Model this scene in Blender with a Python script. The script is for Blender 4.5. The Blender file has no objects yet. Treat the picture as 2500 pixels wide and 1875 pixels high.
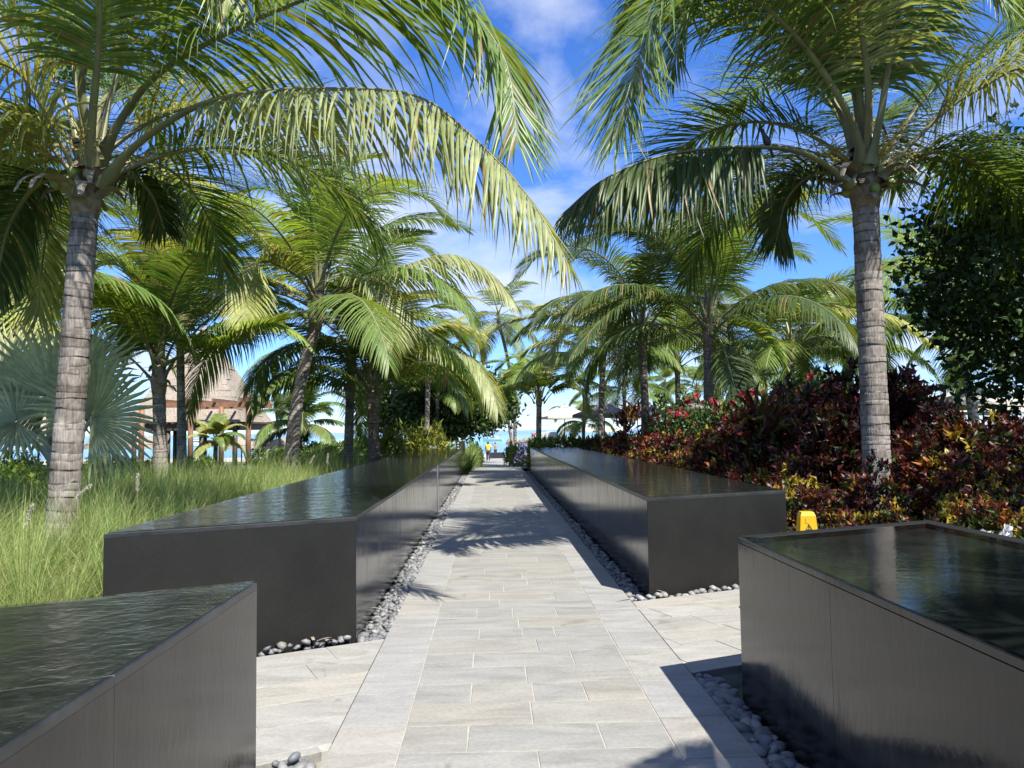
import bpy, bmesh, math, random
import numpy as np
from mathutils import Matrix, Vector

# ------------------------------------------------------------------ camera, sky, sun, exposure
scene = bpy.context.scene
COL = scene.collection
R = math.radians
F_PX = 1880.0
CAM = np.array([0.0, 0.0, 1.6])
_yaw, _pitch, _roll = R(1.65), R(3.42), R(0.8)
_f = np.array([math.sin(_yaw)*math.cos(_pitch), math.cos(_yaw)*math.cos(_pitch), math.sin(_pitch)])
_r0 = np.cross(_f, [0, 0, 1]); _r0 /= np.linalg.norm(_r0); _u0 = np.cross(_r0, _f)
_r = _r0*math.cos(_roll) - _u0*math.sin(_roll)
_u = _u0*math.cos(_roll) + _r0*math.sin(_roll)
cam_data = bpy.data.cameras.new('camera')
cam = bpy.data.objects.new('camera', cam_data); COL.objects.link(cam)
cam_data.sensor_width = 36.0; cam_data.sensor_fit = 'HORIZONTAL'
cam_data.lens = 36.0*F_PX/2500.0
cam_data.clip_start = 0.05; cam_data.clip_end = 30000
cam.matrix_world = Matrix(((_r[0], _u[0], -_f[0], CAM[0]), (_r[1], _u[1], -_f[1], CAM[1]), (_r[2], _u[2], -_f[2], CAM[2]), (0, 0, 0, 1)))
scene.camera = cam

SUN_EL, SUN_AZ = R(54), R(146)          # azimuth from +Y towards +X
world = bpy.data.worlds.new('World'); scene.world = world; world.use_nodes = True
wn, wl = world.node_tree.nodes, world.node_tree.links
wn.clear()
w_out = wn.new('ShaderNodeOutputWorld'); w_bg = wn.new('ShaderNodeBackground')
w_sky = wn.new('ShaderNodeTexSky'); w_sky.sky_type = 'NISHITA'; w_sky.sun_disc = False
w_sky.sun_elevation = SUN_EL; w_sky.sun_rotation = SUN_AZ
w_sky.air_density = 1.0; w_sky.dust_density = 0.05; w_sky.ozone_density = 1.0
w_bg.inputs['Strength'].default_value = 0.062
# thin broken clouds over the whole sky dome
tc = wn.new('ShaderNodeTexCoord'); sep = wn.new('ShaderNodeSeparateXYZ')
wl.new(tc.outputs['Generated'], sep.inputs[0])
zadd = wn.new('ShaderNodeMath'); zadd.operation = 'ADD'; zadd.inputs[1].default_value = 0.22
wl.new(sep.outputs['Z'], zadd.inputs[0])
dx = wn.new('ShaderNodeMath'); dx.operation = 'DIVIDE'; wl.new(sep.outputs['X'], dx.inputs[0]); wl.new(zadd.outputs[0], dx.inputs[1])
dy = wn.new('ShaderNodeMath'); dy.operation = 'DIVIDE'; wl.new(sep.outputs['Y'], dy.inputs[0]); wl.new(zadd.outputs[0], dy.inputs[1])
comb = wn.new('ShaderNodeCombineXYZ'); wl.new(dx.outputs[0], comb.inputs[0]); wl.new(dy.outputs[0], comb.inputs[1])
comb.inputs[2].default_value = 3.7
cn = wn.new('ShaderNodeTexNoise'); cn.inputs['Scale'].default_value = 1.55; cn.inputs['Detail'].default_value = 9; cn.inputs['Roughness'].default_value = 0.56
cn.inputs['Distortion'].default_value = 0.35
wl.new(comb.outputs[0], cn.inputs['Vector'])
cr = wn.new('ShaderNodeValToRGB'); cr.color_ramp.elements[0].position = 0.475; cr.color_ramp.elements[1].position = 0.70
cr.color_ramp.elements[0].color = (0, 0, 0, 1); cr.color_ramp.elements[1].color = (0.9, 0.9, 0.9, 1)
wl.new(cn.outputs['Fac'], cr.inputs[0])
wm = wn.new('ShaderNodeMixRGB'); wm.inputs[2].default_value = (6.8, 7.4, 8.6, 1)
w_gam = wn.new('ShaderNodeHueSaturation'); w_gam.inputs['Saturation'].default_value = 1.06; w_gam.inputs['Value'].default_value = 1.0
w_tint = wn.new('ShaderNodeMixRGB'); w_tint.blend_type = 'MULTIPLY'; w_tint.inputs[0].default_value = 1.0; w_tint.inputs[2].default_value = (.78, 1.07, 1.75, 1)
wl.new(w_sky.outputs[0], w_tint.inputs[1]); wl.new(w_tint.outputs[0], w_gam.inputs['Color'])
wl.new(cr.outputs[0], wm.inputs[0]); wl.new(w_gam.outputs[0], wm.inputs[1])
wl.new(wm.outputs[0], w_bg.inputs['Color']); wl.new(w_bg.outputs[0], w_out.inputs['Surface'])

sun_data = bpy.data.lights.new('sun', 'SUN'); sun_data.energy = 5.0; sun_data.angle = R(0.53); sun_data.color = (1.0, 0.955, 0.88)
sun = bpy.data.objects.new('sun', sun_data); COL.objects.link(sun)
_sd = Vector((math.sin(SUN_AZ)*math.cos(SUN_EL), math.cos(SUN_AZ)*math.cos(SUN_EL), math.sin(SUN_EL)))
sun.rotation_euler = _sd.to_track_quat('Z', 'Y').to_euler(); sun.location = (20, -30, 40)

scene.view_settings.view_transform = 'Standard'; scene.view_settings.look = 'None'
scene.view_settings.exposure = 1.15; scene.view_settings.gamma = 1.0
scene.view_settings.use_curve_mapping = False
scene.render.engine = 'CYCLES'
scene.cycles.max_bounces = 8; scene.cycles.transparent_max_bounces = 12
scene.cycles.diffuse_bounces = 3; scene.cycles.glossy_bounces = 4
scene.cycles.caustics_reflective = False; scene.cycles.caustics_refractive = False
scene.cycles.sample_clamp_indirect = 4.0

# ------------------------------------------------------------------ helpers
rng = np.random.default_rng(11)
rnd = random.Random(5)

def px(x, y, Y):
    """photo pixel (2500 px wide) and distance along the path -> point"""
    d = _f*F_PX + _r*(x-1250.0) - _u*(y-937.5)
    return CAM + d*(Y/d[1])

def pz(x, y, z):
    d = _f*F_PX + _r*(x-1250.0) - _u*(y-937.5)
    return CAM + d*((z-CAM[2])/d[2])

def unit(v):
    v = np.asarray(v, float); n = np.linalg.norm(v, axis=-1, keepdims=True); n[n < 1e-9] = 1
    return v/n

def mesh_np(name, V, quads=None, tris=None, col=None, smooth=False, mats=(), mat_idx=None):
    V = np.asarray(V, np.float32).reshape(-1, 3)
    me = bpy.data.meshes.new(name)
    nq = 0 if quads is None else len(quads); nt = 0 if tris is None else len(tris)
    me.vertices.add(len(V)); me.vertices.foreach_set('co', V.ravel())
    loops = []
    if nq: loops.append(np.asarray(quads, np.int32).ravel())
    if nt: loops.append(np.asarray(tris, np.int32).ravel())
    L = np.concatenate(loops)
    me.loops.add(len(L)); me.loops.foreach_set('vertex_index', L)
    me.polygons.add(nq+nt)
    st = np.concatenate([np.arange(nq)*4, nq*4+np.arange(nt)*3]).astype(np.int32)
    tot = np.concatenate([np.full(nq, 4), np.full(nt, 3)]).astype(np.int32)
    me.polygons.foreach_set('loop_start', st); me.polygons.foreach_set('loop_total', tot)
    if smooth: me.polygons.foreach_set('use_smooth', np.ones(nq+nt, bool))
    for m in mats: me.materials.append(m)
    if mat_idx is not None: me.polygons.foreach_set('material_index', np.asarray(mat_idx, np.int32))
    if col is not None:
        a = me.color_attributes.new('Col', 'FLOAT_COLOR', 'POINT')
        c = np.ones((len(V), 4), np.float32); c[:, :3] = col
        a.data.foreach_set('color', c.ravel())
    me.update(); me.validate()
    return me

def add(name, me, parent=None, loc=None, rot=None, scale=None):
    o = bpy.data.objects.new(name, me); COL.objects.link(o)
    if parent is not None: o.parent = parent
    if loc is not None: o.location = [float(c) for c in loc]
    if rot is not None: o.rotation_euler = rot
    if scale is not None: o.scale = scale
    return o

def tag(o, label, cat, group=None, kind=None):
    if label: o['label'] = label
    if cat: o['category'] = cat
    if group: o['group'] = group
    if kind: o['kind'] = kind
    return o

def thing(name, label, cat, loc=(0, 0, 0), group=None, rz=0.0):
    o = bpy.data.objects.new(name, None); COL.objects.link(o)
    o.location = [float(c) for c in loc]; o.rotation_euler = (0, 0, rz); o.empty_display_size = 0.3
    return tag(o, label, cat, group)

class MB:
    """small mesh collector for boxes, tubes, prisms"""
    def __init__(s): s.v = []; s.f = []
    def raw(s, V, Fs):
        o = len(s.v); s.v += [tuple(map(float, p)) for p in V]; s.f += [tuple(i+o for i in f) for f in Fs]; return s
    def box(s, c, d, rz=0.0):
        cx, cy, cz = c; hx, hy, hz = d[0]/2, d[1]/2, d[2]/2; ca, sa = math.cos(rz), math.sin(rz)
        V = []
        for z in (-hz, hz):
            for x, y in ((-hx, -hy), (hx, -hy), (hx, hy), (-hx, hy)):
                V.append((cx+x*ca-y*sa, cy+x*sa+y*ca, cz+z))
        return s.raw(V, [(3, 2, 1, 0), (4, 5, 6, 7), (0, 1, 5, 4), (1, 2, 6, 5), (2, 3, 7, 6), (3, 0, 4, 7)])
    def tube(s, pts, rad, n=8, cap=True):
        pts = [np.asarray(p, float) for p in pts]; m = len(pts)
        rad = [rad]*m if np.isscalar(rad) else rad
        V = []; ref = np.array([0.0, 0.0, 1.0])
        for i, p in enumerate(pts):
            t = pts[min(i+1, m-1)]-pts[max(i-1, 0)]; t /= max(np.linalg.norm(t), 1e-9)
            a = ref if abs(t @ ref) < 0.95 else np.array([1.0, 0, 0])
            x = np.cross(a, t); x /= np.linalg.norm(x); y = np.cross(t, x)
            for k in range(n):
                th = 2*math.pi*k/n; V.append(p+(x*math.cos(th)+y*math.sin(th))*rad[i])
        Fs = []
        for i in range(m-1):
            for k in range(n):
                Fs.append((i*n+k, i*n+(k+1) % n, (i+1)*n+(k+1) % n, (i+1)*n+k))
        if cap: Fs.append(tuple(range(n-1, -1, -1))); Fs.append(tuple((m-1)*n+k for k in range(n)))
        return s.raw(V, Fs)
    def prism(s, poly, z0, z1, ch=0.0):
        """vertical prism over a convex CCW polygon, top chamfered by ch"""
        poly = ccw(poly); n = len(poly); rings = [[(x, y, z0) for x, y in poly]]
        if ch > 0:
            rings.append([(x, y, z1-ch) for x, y in poly]); rings.append([(x, y, z1) for x, y in inset(poly, ch)])
        else: rings.append([(x, y, z1) for x, y in poly])
        V = [p for r in rings for p in r]; Fs = [tuple(range(n-1, -1, -1))]
        for i in range(len(rings)-1):
            for k in range(n): Fs.append((i*n+k, i*n+(k+1) % n, (i+1)*n+(k+1) % n, (i+1)*n+k))
        Fs.append(tuple((len(rings)-1)*n+k for k in range(n)))
        return s.raw(V, Fs)
    def build(s, name, mat, parent=None, smooth=False, loc=None, rot=None):
        me = bpy.data.meshes.new(name); me.from_pydata(s.v, [], s.f); me.materials.append(mat)
        if smooth:
            for p in me.polygons: p.use_smooth = True
        me.update()
        return add(name, me, parent, loc, rot)

def ccw(poly):
    a = sum(poly[i][0]*poly[(i+1) % len(poly)][1]-poly[(i+1) % len(poly)][0]*poly[i][1] for i in range(len(poly)))
    return list(poly) if a > 0 else list(poly)[::-1]

def inset(poly, d):
    n = len(poly); out = []
    for i in range(n):
        p0, p1, p2 = np.array(poly[i-1]), np.array(poly[i]), np.array(poly[(i+1) % n])
        e1 = p1-p0; e1 = e1/max(np.linalg.norm(e1), 1e-9); e2 = p2-p1; e2 = e2/max(np.linalg.norm(e2), 1e-9)
        n1 = np.array([-e1[1], e1[0]]); n2 = np.array([-e2[1], e2[0]])
        k = 1+n1 @ n2
        out.append(tuple(p1+(n1+n2)*d/max(k, 0.25)))
    return out

def clip_poly(sub, clip):
    """Sutherland-Hodgman; both convex, CCW"""
    out = list(sub); m = len(clip)
    for i in range(m):
        a, b = clip[i], clip[(i+1) % m]; inp, out = out, []
        if not inp: return []
        def side(p): return (b[0]-a[0])*(p[1]-a[1])-(b[1]-a[1])*(p[0]-a[0])
        for j in range(len(inp)):
            p, q = inp[j-1], inp[j]; sp, sq = side(p), side(q)
            if sq >= 0:
                if sp < 0: t = sp/(sp-sq); out.append((p[0]+(q[0]-p[0])*t, p[1]+(q[1]-p[1])*t))
                out.append(q)
            elif sp >= 0:
                t = sp/(sp-sq); out.append((p[0]+(q[0]-p[0])*t, p[1]+(q[1]-p[1])*t))
    # drop doubled corners
    res = []
    for p in out:
        if not res or math.dist(p, res[-1]) > 1e-4: res.append(p)
    if len(res) > 1 and math.dist(res[0], res[-1]) < 1e-4: res.pop()
    return res

def area(poly): return abs(sum(poly[i][0]*poly[(i+1) % len(poly)][1]-poly[(i+1) % len(poly)][0]*poly[i][1] for i in range(len(poly))))/2

# ------------------------------------------------------------------ materials
class Mat:
    def __init__(s, name, color=(.5, .5, .5), rough=.6, metal=0.0, spec=.5):
        s.m = bpy.data.materials.new(name); s.m.use_nodes = True
        s.n, s.l = s.m.node_tree.nodes, s.m.node_tree.links
        s.b = s.n['Principled BSDF']; s.out = s.n['Material Output']
        s.b.inputs['Base Color'].default_value = (*color, 1); s.b.inputs['Roughness'].default_value = rough
        s.b.inputs['Metallic'].default_value = metal; s.b.inputs['Specular IOR Level'].default_value = spec
        s._tc = None
    def tex(s, kind='Object', scale=(1, 1, 1), rot=(0, 0, 0)):
        if s._tc is None: s._tc = s.n.new('ShaderNodeTexCoord'); s._geo = s.n.new('ShaderNodeNewGeometry')
        mp = s.n.new('ShaderNodeMapping'); mp.inputs['Scale'].default_value = scale; mp.inputs['Rotation'].default_value = rot
        s.l.new(s._geo.outputs['Position'] if kind == 'World' else s._tc.outputs[kind], mp.inputs[0]); return mp.outputs[0]
    def noise(s, vec, scale=5, detail=6, rough=.55, dist=0):
        n = s.n.new('ShaderNodeTexNoise'); n.inputs['Scale'].default_value = scale; n.inputs['Detail'].default_value = detail
        n.inputs['Roughness'].default_value = rough; n.inputs['Distortion'].default_value = dist
        s.l.new(vec, n.inputs['Vector']); return n.outputs['Fac']
    def ramp(s, fac, stops):
        r = s.n.new('ShaderNodeValToRGB'); e = r.color_ramp.elements
        while len(e) < len(stops): e.new(0.5)
        for k, (p, c) in enumerate(stops):
            e[k].position = p; e[k].color = (*c, 1) if len(c) == 3 else c
        s.l.new(fac, r.inputs[0]); return r.outputs[0]
    def mix(s, fac, a, b, mode='MIX'):
        m = s.n.new('ShaderNodeMixRGB'); m.blend_type = mode
        for i, x in ((0, fac), (1, a), (2, b)):
            if hasattr(x, 'links'): s.l.new(x, m.inputs[i])
            elif i == 0: m.inputs[0].default_value = x
            else: m.inputs[i].default_value = (*x, 1)
        return m.outputs[0]
    def base(s, c): s.l.new(c, s.b.inputs['Base Color']); return s
    def rough(s, c): s.l.new(c, s.b.inputs['Roughness']); return s
    def bump(s, h, strength=.3, dist=.01):
        b = s.n.new('ShaderNodeBump'); b.inputs['Strength'].default_value = strength; b.inputs['Distance'].default_value = dist
        s.l.new(h, b.inputs['Height']); s.l.new(b.outputs[0], s.b.inputs['Normal']); s._bump = b; return s
    def attr(s, name='Col'):
        a = s.n.new('ShaderNodeAttribute'); a.attribute_name = name; return a.outputs['Color']
    def objrand(s):
        o = s.n.new('ShaderNodeObjectInfo'); return o.outputs['Random']
    def translucent(s, colr, fac):
        t = s.n.new('ShaderNodeBsdfTranslucent'); mx = s.n.new('ShaderNodeMixShader'); mx.inputs[0].default_value = fac
        if hasattr(colr, 'links'): s.l.new(colr, t.inputs['Color'])
        else: t.inputs['Color'].default_value = (*colr, 1)
        s.l.new(s.b.outputs[0], mx.inputs[1]); s.l.new(t.outputs[0], mx.inputs[2]); s.l.new(mx.outputs[0], s.out.inputs['Surface']); return s

def leaf_mat(name, rough=.42, spec=.5, trans=.3, tint=(1.25, 1.2, .55)):
    m = Mat(name, rough=rough, spec=spec); c = m.attr(); n = m.noise(m.tex('World'), 9, 3)
    v = m.ramp(n, [(.3, (.78, .78, .78)), (.7, (1.15, 1.15, 1.15))])
    c2 = m.mix(1.0, c, v, 'MULTIPLY'); m.base(c2)
    m.translucent(m.mix(1.0, c2, tint, 'MULTIPLY'), trans); return m.m

M = {}
M['palm_leaf'] = leaf_mat('palm leaf', .38, .34, .40, (1.35, 1.3, .5))
M['grass'] = leaf_mat('fountain grass', .55, .3, .38, (1.25, 1.25, .6))
M['shrub_leaf'] = leaf_mat('shrub leaf', .42, .32, .22, (1.3, 1.3, .5))
M['fan_leaf'] = leaf_mat('fan palm leaf', .5, .25, .2, (1.1, 1.2, .6))
M['petal'] = leaf_mat('petal', .6, .3, .3, (1.1, 1.0, 1.0))

def plain(name, color, rough=.6, metal=0, spec=.5, nscale=8, var=.18, bump=.0):
    m = Mat(name, color, rough, metal, spec); n = m.noise(m.tex(), nscale, 5)
    lo = tuple(c*(1-var) for c in color); hi = tuple(min(1, c*(1+var)) for c in color)
    m.base(m.ramp(n, [(.3, lo), (.7, hi)]))
    if bump: m.bump(n, bump, .01)
    return m.m
M['rachis'] = plain('palm midrib', (.25, .25, .085), .45, nscale=3, var=.25)
M['petiole'] = plain('palm stalk', (.165, .16, .07), .5, nscale=2.5, var=.35)
M['sheath'] = plain('palm fibre sheath', (.24, .185, .135), .85, nscale=12, var=.45, bump=.5)
M['dry_sheath'] = plain('dry leaf sheath', (.23, .185, .14), .85, nscale=7, var=.35, bump=.4)
M['coconut'] = plain('green coconut', (.2, .24, .06), .4, nscale=5, var=.2)
M['flower_stalk'] = plain('palm flower stalk', (.42, .27, .07), .6, nscale=6, var=.3)
M['bark'] = plain('bark', (.16, .12, .09), .9, nscale=14, var=.4, bump=.6)

m = Mat('palm trunk', rough=.85, spec=.25); c = m.attr()
n1 = m.noise(m.tex('World', (9, 9, 3.0)), 3.2, 7, .65); n2 = m.noise(m.tex('World', (26, 26, 2.2)), 2.0, 5, .6)
c2 = m.mix(1.0, c, m.ramp(n1, [(.28, (.5, .46, .43)), (.5, (.95, .95, .95)), (.75, (1.3, 1.3, 1.3))]), 'MULTIPLY')
c2 = m.mix(1.0, c2, m.ramp(n2, [(.3, (.62, .6, .58)), (.55, (1.05, 1.05, 1.05))]), 'MULTIPLY')
n3 = m.noise(m.tex('World', (2.2, 2.2, 1.5)), 1.7, 5, .6)
c2 = m.mix(1.0, c2, m.ramp(n3, [(.32, (.55, .50, .46)), (.5, (1, 1, 1)), (.7, (1.15, 1.14, 1.12))]), 'MULTIPLY')
m.base(c2); m.bump(m.mix(.5, n1, n2), .8, .025); M['trunk'] = m.m

# pavers: grey-beige quartzite, each slab a bit different
def paver(name, tint, damp=0.0):
    m = Mat(name, rough=.75, spec=.35); o = m.objrand()
    off = m.n.new('ShaderNodeVectorMath'); off.operation = 'ADD'
    cx = m.n.new('ShaderNodeCombineXYZ'); mu = m.n.new('ShaderNodeMath'); mu.operation = 'MULTIPLY'; mu.inputs[1].default_value = 91
    m.l.new(o, mu.inputs[0])
    for i in range(3): m.l.new(mu.outputs[0], cx.inputs[i])
    m.l.new(m.tex('World'), off.inputs[0]); m.l.new(cx.outputs[0], off.inputs[1])
    mp = m.n.new('ShaderNodeMapping'); mp.inputs['Scale'].default_value = (.7, 2.2, 1); mp.inputs['Rotation'].default_value = (0, 0, .5)
    m.l.new(off.outputs[0], mp.inputs[0])
    big = m.noise(mp.outputs[0], 2.2, 8, .6, 1.2); fine = m.noise(m.tex('World'), 38, 6, .7); stain = m.noise(m.tex('World'), 2.3, 5, .55, .6)
    b = m.ramp(o, [(0, tuple(.445*t for t in tint)), (.35, tuple(.475*t for t in tint)), (.7, (.46*tint[0], .46*tint[1], .465*tint[2])), (1, (.50*tint[0], .485*tint[1], .455*tint[2]))])
    b = m.mix(1.0, b, m.ramp(big, [(.3, (.80, .79, .77)), (.5, (1, 1, 1)), (.68, (1.16, 1.16, 1.15))]), 'MULTIPLY')
    b = m.mix(1.0, b, m.ramp(fine, [(.3, (.84, .84, .83)), (.7, (1.12, 1.12, 1.12))]), 'MULTIPLY')
    b = m.mix(1.0, b, m.ramp(stain, [(.28+damp, (.74, .73, .68)), (.34+damp, (1, 1, 1))]), 'MULTIPLY')
    m.base(b); m.bump(m.mix(.4, fine, big), .35, .008); return m.m
M['paver'] = paver('centre paver', (.465, .457, .42)); M['paver_border'] = paver('border paver', (.512, .506, .478)); M['paver_pad'] = paver('side paver', (.555, .538, .488), .05)
M['joint'] = plain('lime joint', (.20, .195, .18), .8, nscale=20, var=.3)
M['grout'] = plain('pale grout', (.31, .295, .25), .9, nscale=20, var=.15)
m = Mat('far paving', rough=.75, spec=.3); n1 = m.noise(m.tex('World', (1, 3, 1)), 1.2, 6)
m.base(m.ramp(n1, [(.3, (.22, .215, .20)), (.7, (.29, .28, .255))])); M['far_paving'] = m.m

# black basalt: dry, wet side and basin floor
m = Mat('dry basalt', rough=.5, spec=.25); n1 = m.noise(m.tex('World'), 55, 5, .7); n2 = m.noise(m.tex('World'), 1.6, 5)
m.base(m.mix(1.0, m.ramp(n1, [(.3, (.0088, .0086, .0076)), (.75, (.0145, .0140, .0122))]), m.ramp(n2, [(.3, (.85, .85, .85)), (.7, (1.15, 1.14, 1.1))]), 'MULTIPLY'))
m.rough(m.ramp(n2, [(.3, (.45,)*3), (.7, (.6,)*3)])); m.bump(n1, .1, .003); M['dry_stone'] = m.m
m = Mat('wet basalt', rough=.16, spec=.45)
st = m.noise(m.tex('World', (6, 6, .8)), 2.4, 7, .62, .8); st2 = m.noise(m.tex('World', (3, 3, .35)), 2.2, 5, .6); sp = m.noise(m.tex('World', (1, 1, .45)), 34, 4, .6)
m.base(m.ramp(st2, [(.3, (.007, .007, .0065)), (.55, (.013, .0125, .0115)), (.8, (.027, .026, .0235))]))
m.rough(m.ramp(m.mix(.5, st, st2), [(.32, (.05,)*3), (.52, (.14,)*3), (.7, (.30,)*3)]))
m.bump(m.mix(.6, st, sp), .16, .008); M['wet_stone'] = m.m
m = Mat('basin stone', rough=.3, spec=.5); n1 = m.noise(m.tex('World', (1, 1, 1)), 3.5, 6); n2 = m.noise(m.tex('World'), 40, 4)
m.base(m.mix(1.0, m.ramp(n1, [(.3, (.012, .013, .014)), (.7, (.034, .036, .036))]), m.ramp(n2, [(.3, (.85,)*3), (.7, (1.15,)*3)]), 'MULTIPLY')); M['basin'] = m.m

# flowing film of water: fresnel mix of clear and mirror
def water_film(name, scale, strength, dist):
    w = bpy.data.materials.new(name); w.use_nodes = True; n, l = w.node_tree.nodes, w.node_tree.links; n.clear()
    out = n.new('ShaderNodeOutputMaterial'); mx = n.new('ShaderNodeMixShader'); tr = n.new('ShaderNodeBsdfTransparent'); gl = n.new('ShaderNodeBsdfGlossy')
    fr = n.new('ShaderNodeFresnel'); fr.inputs['IOR'].default_value = 1.40; gl.inputs['Roughness'].default_value = .02
    tr.inputs['Color'].default_value = (.80, .86, .82, 1)
    geo = n.new('ShaderNodeNewGeometry'); mp = n.new('ShaderNodeMapping'); mp.inputs['Scale'].default_value = (1.0, .55, 1)
    mp.inputs['Scale'].default_value = (1, 1, 1); l.new(geo.outputs['Position'], mp.inputs[0])
    a = n.new('ShaderNodeTexNoise'); a.inputs['Scale'].default_value = scale; a.inputs['Detail'].default_value = 5; a.inputs['Roughness'].default_value = .55; a.inputs['Distortion'].default_value = .8
    b = n.new('ShaderNodeTexNoise'); b.inputs['Scale'].default_value = scale*.16; b.inputs['Detail'].default_value = 3
    l.new(mp.outputs[0], a.inputs['Vector']); l.new(mp.outputs[0], b.inputs['Vector'])
    ad = n.new('ShaderNodeMath'); ad.operation = 'MULTIPLY_ADD'; ad.inputs[1].default_value = .3
    l.new(a.outputs['Fac'], ad.inputs[0]); l.new(b.outputs['Fac'], ad.inputs[2])
    bp = n.new('ShaderNodeBump'); bp.inputs['Strength'].default_value = strength; bp.inputs['Distance'].default_value = dist
    l.new(ad.outputs[0], bp.inputs['Height'])
    l.new(bp.outputs[0], fr.inputs['Normal']); l.new(bp.outputs[0], gl.inputs['Normal'])
    l.new(fr.outputs[0], mx.inputs[0]); l.new(tr.outputs[0], mx.inputs[1]); l.new(gl.outputs[0], mx.inputs[2]); l.new(mx.outputs[0], out.inputs['Surface'])
    return w
M['water_film'] = water_film('running water', 20, .5, .04)
M['water_still'] = water_film('calm water', 20, .13, .02)

m = Mat('pebble', rough=.55, spec=.4); o = m.objrand(); n1 = m.noise(m.tex('World'), 14, 5); c = m.attr()
b = m.mix(1.0, c, m.ramp(n1, [(.3, (.7, .7, .7)), (.7, (1.25, 1.25, 1.25))]), 'MULTIPLY'); m.base(b); M['pebble'] = m.m
M['gravel_base'] = plain('dark gravel', (.05, .05, .05), .9, nscale=30, var=.5, bump=.5)
M['soil'] = plain('planting soil', (.075, .06, .04), .95, nscale=3, var=.5, bump=.5)
M['lawn'] = plain('garden floor', (.07, .085, .03), .95, nscale=1.2, var=.45, bump=.5)
M['sand'] = plain('beach sand', (.42, .37, .29), .9, nscale=2, var=.1, bump=.1)
m = Mat('sea', rough=.12, spec=.5); sp = m.tex('World'); sx = m.n.new('ShaderNodeSeparateXYZ'); m.l.new(sp, sx.inputs[0])
mr = m.n.new('ShaderNodeMapRange'); mr.inputs['From Min'].default_value = 130; mr.inputs['From Max'].default_value = 900; m.l.new(sx.outputs['Y'], mr.inputs[0])
n1 = m.noise(m.tex('World', (.004, .03, 1)), 1.0, 5); ad = m.n.new('ShaderNodeMath'); ad.operation = 'MULTIPLY_ADD'; ad.inputs[1].default_value = .35; m.l.new(n1, ad.inputs[0]); m.l.new(mr.outputs[0], ad.inputs[2])
su = m.n.new('ShaderNodeMath'); su.operation = 'SUBTRACT'; su.inputs[1].default_value = .175; m.l.new(ad.outputs[0], su.inputs[0])
m.base(m.ramp(su.outputs[0], [(0, (.03, .12, .22)), (.10, (.035, .18, .26)), (.22, (.055, .29, .30)), (.5, (.04, .25, .30)), (.8, (.012, .08, .19)), (1, (.01, .055, .15))]))
m.bump(m.noise(m.tex('World', (.35, 1.2, 1)), 1.1, 4), .5, .3); M['sea'] = m.m

m = Mat('thatch', rough=.95, spec=.1); n1 = m.noise(m.tex('World', (4, 4, .8)), 4, 6, .7); n2 = m.noise(m.tex('World'), .9, 4)
m.base(m.mix(1.0, m.ramp(n1, [(.25, (.18, .15, .115)), (.6, (.36, .31, .25)), (.8, (.46, .405, .33))]), m.ramp(n2, [(.3, (.85,)*3), (.7, (1.12,)*3)]), 'MULTIPLY')); m.bump(n1, .9, .08); M['thatch'] = m.m
M['timber'] = plain('brown timber', (.20, .10, .055), .6, nscale=6, var=.25)
M['dark_timber'] = plain('dark timber', (.06, .04, .03), .6, nscale=6, var=.3)
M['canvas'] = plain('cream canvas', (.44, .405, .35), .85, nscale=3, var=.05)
M['canvas_shaded'] = plain('shaded cream canvas', (.22, .20, .18), .85, nscale=3, var=.06)  # grey-beige tone paints the shading into the umbrella cloth
M['dark_metal'] = plain('dark metal', (.03, .03, .032), .4, .6)
M['steel'] = plain('brushed steel', (.45, .46, .48), .32, .9, var=.06)
M['white'] = plain('white paint', (.62, .62, .62), .35, var=.03)
M['black'] = plain('matt black', (.02, .02, .02), .45, var=.1)
M['black_paint'] = plain('black print', (.015, .015, .015), .5, var=.05)
M['glass_dark'] = plain('tinted window', (.03, .04, .06), .08, var=.05)
M['yellow'] = plain('yellow plastic', (.58, .33, .008), .38, nscale=9, var=.06)
M['orange'] = plain('orange red plastic', (.80, .09, .04), .4, var=.08)
M['skin'] = plain('skin', (.30, .17, .11), .5, var=.06)
M['skin_dark'] = plain('dark skin', (.10, .055, .035), .5, var=.06)
M['hair'] = plain('black hair', (.015, .012, .01), .6)
M['shirt'] = plain('yellow cotton', (.78, .52, .03), .85, nscale=10, var=.08)
M['trousers'] = plain('black cloth', (.025, .025, .03), .85)
M['shorts'] = plain('navy cloth', (.03, .035, .07), .85)
M['feather'] = plain('black feathers', (.018, .017, .022), .4)

# ------------------------------------------------------------------ the land
def land(x, y):
    """height of the land"""
    y = np.asarray(y, float); x = np.asarray(x, float)
    p = np.interp(y, [-60, 32, 71, 95, 118, 140, 160], [0, 0, -1.2, -1.65, -2.0, -2.75, -3.6])
    side = np.clip((np.abs(x-.23)-3.0)/1.4, 0, 1); side = side*side*(3-2*side)
    return p + side*.32*np.clip((60-y)/30, 0, 1) - .02

def sheet(name, x0, x1, y0, y1, nx, ny, mat, zf, kind='structure'):
    X, Y = np.meshgrid(np.linspace(x0, x1, nx), np.linspace(y0, y1, ny)); Z = zf(X, Y)
    V = np.stack([X, Y, Z], -1).reshape(-1, 3); i = np.arange(nx*ny).reshape(ny, nx)
    q = np.stack([i[:-1, :-1], i[:-1, 1:], i[1:, 1:], i[1:, :-1]], -1).reshape(-1, 4)
    o = add(name, mesh_np(name, V, q, smooth=True, mats=[mat])); o['kind'] = kind; return o

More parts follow.
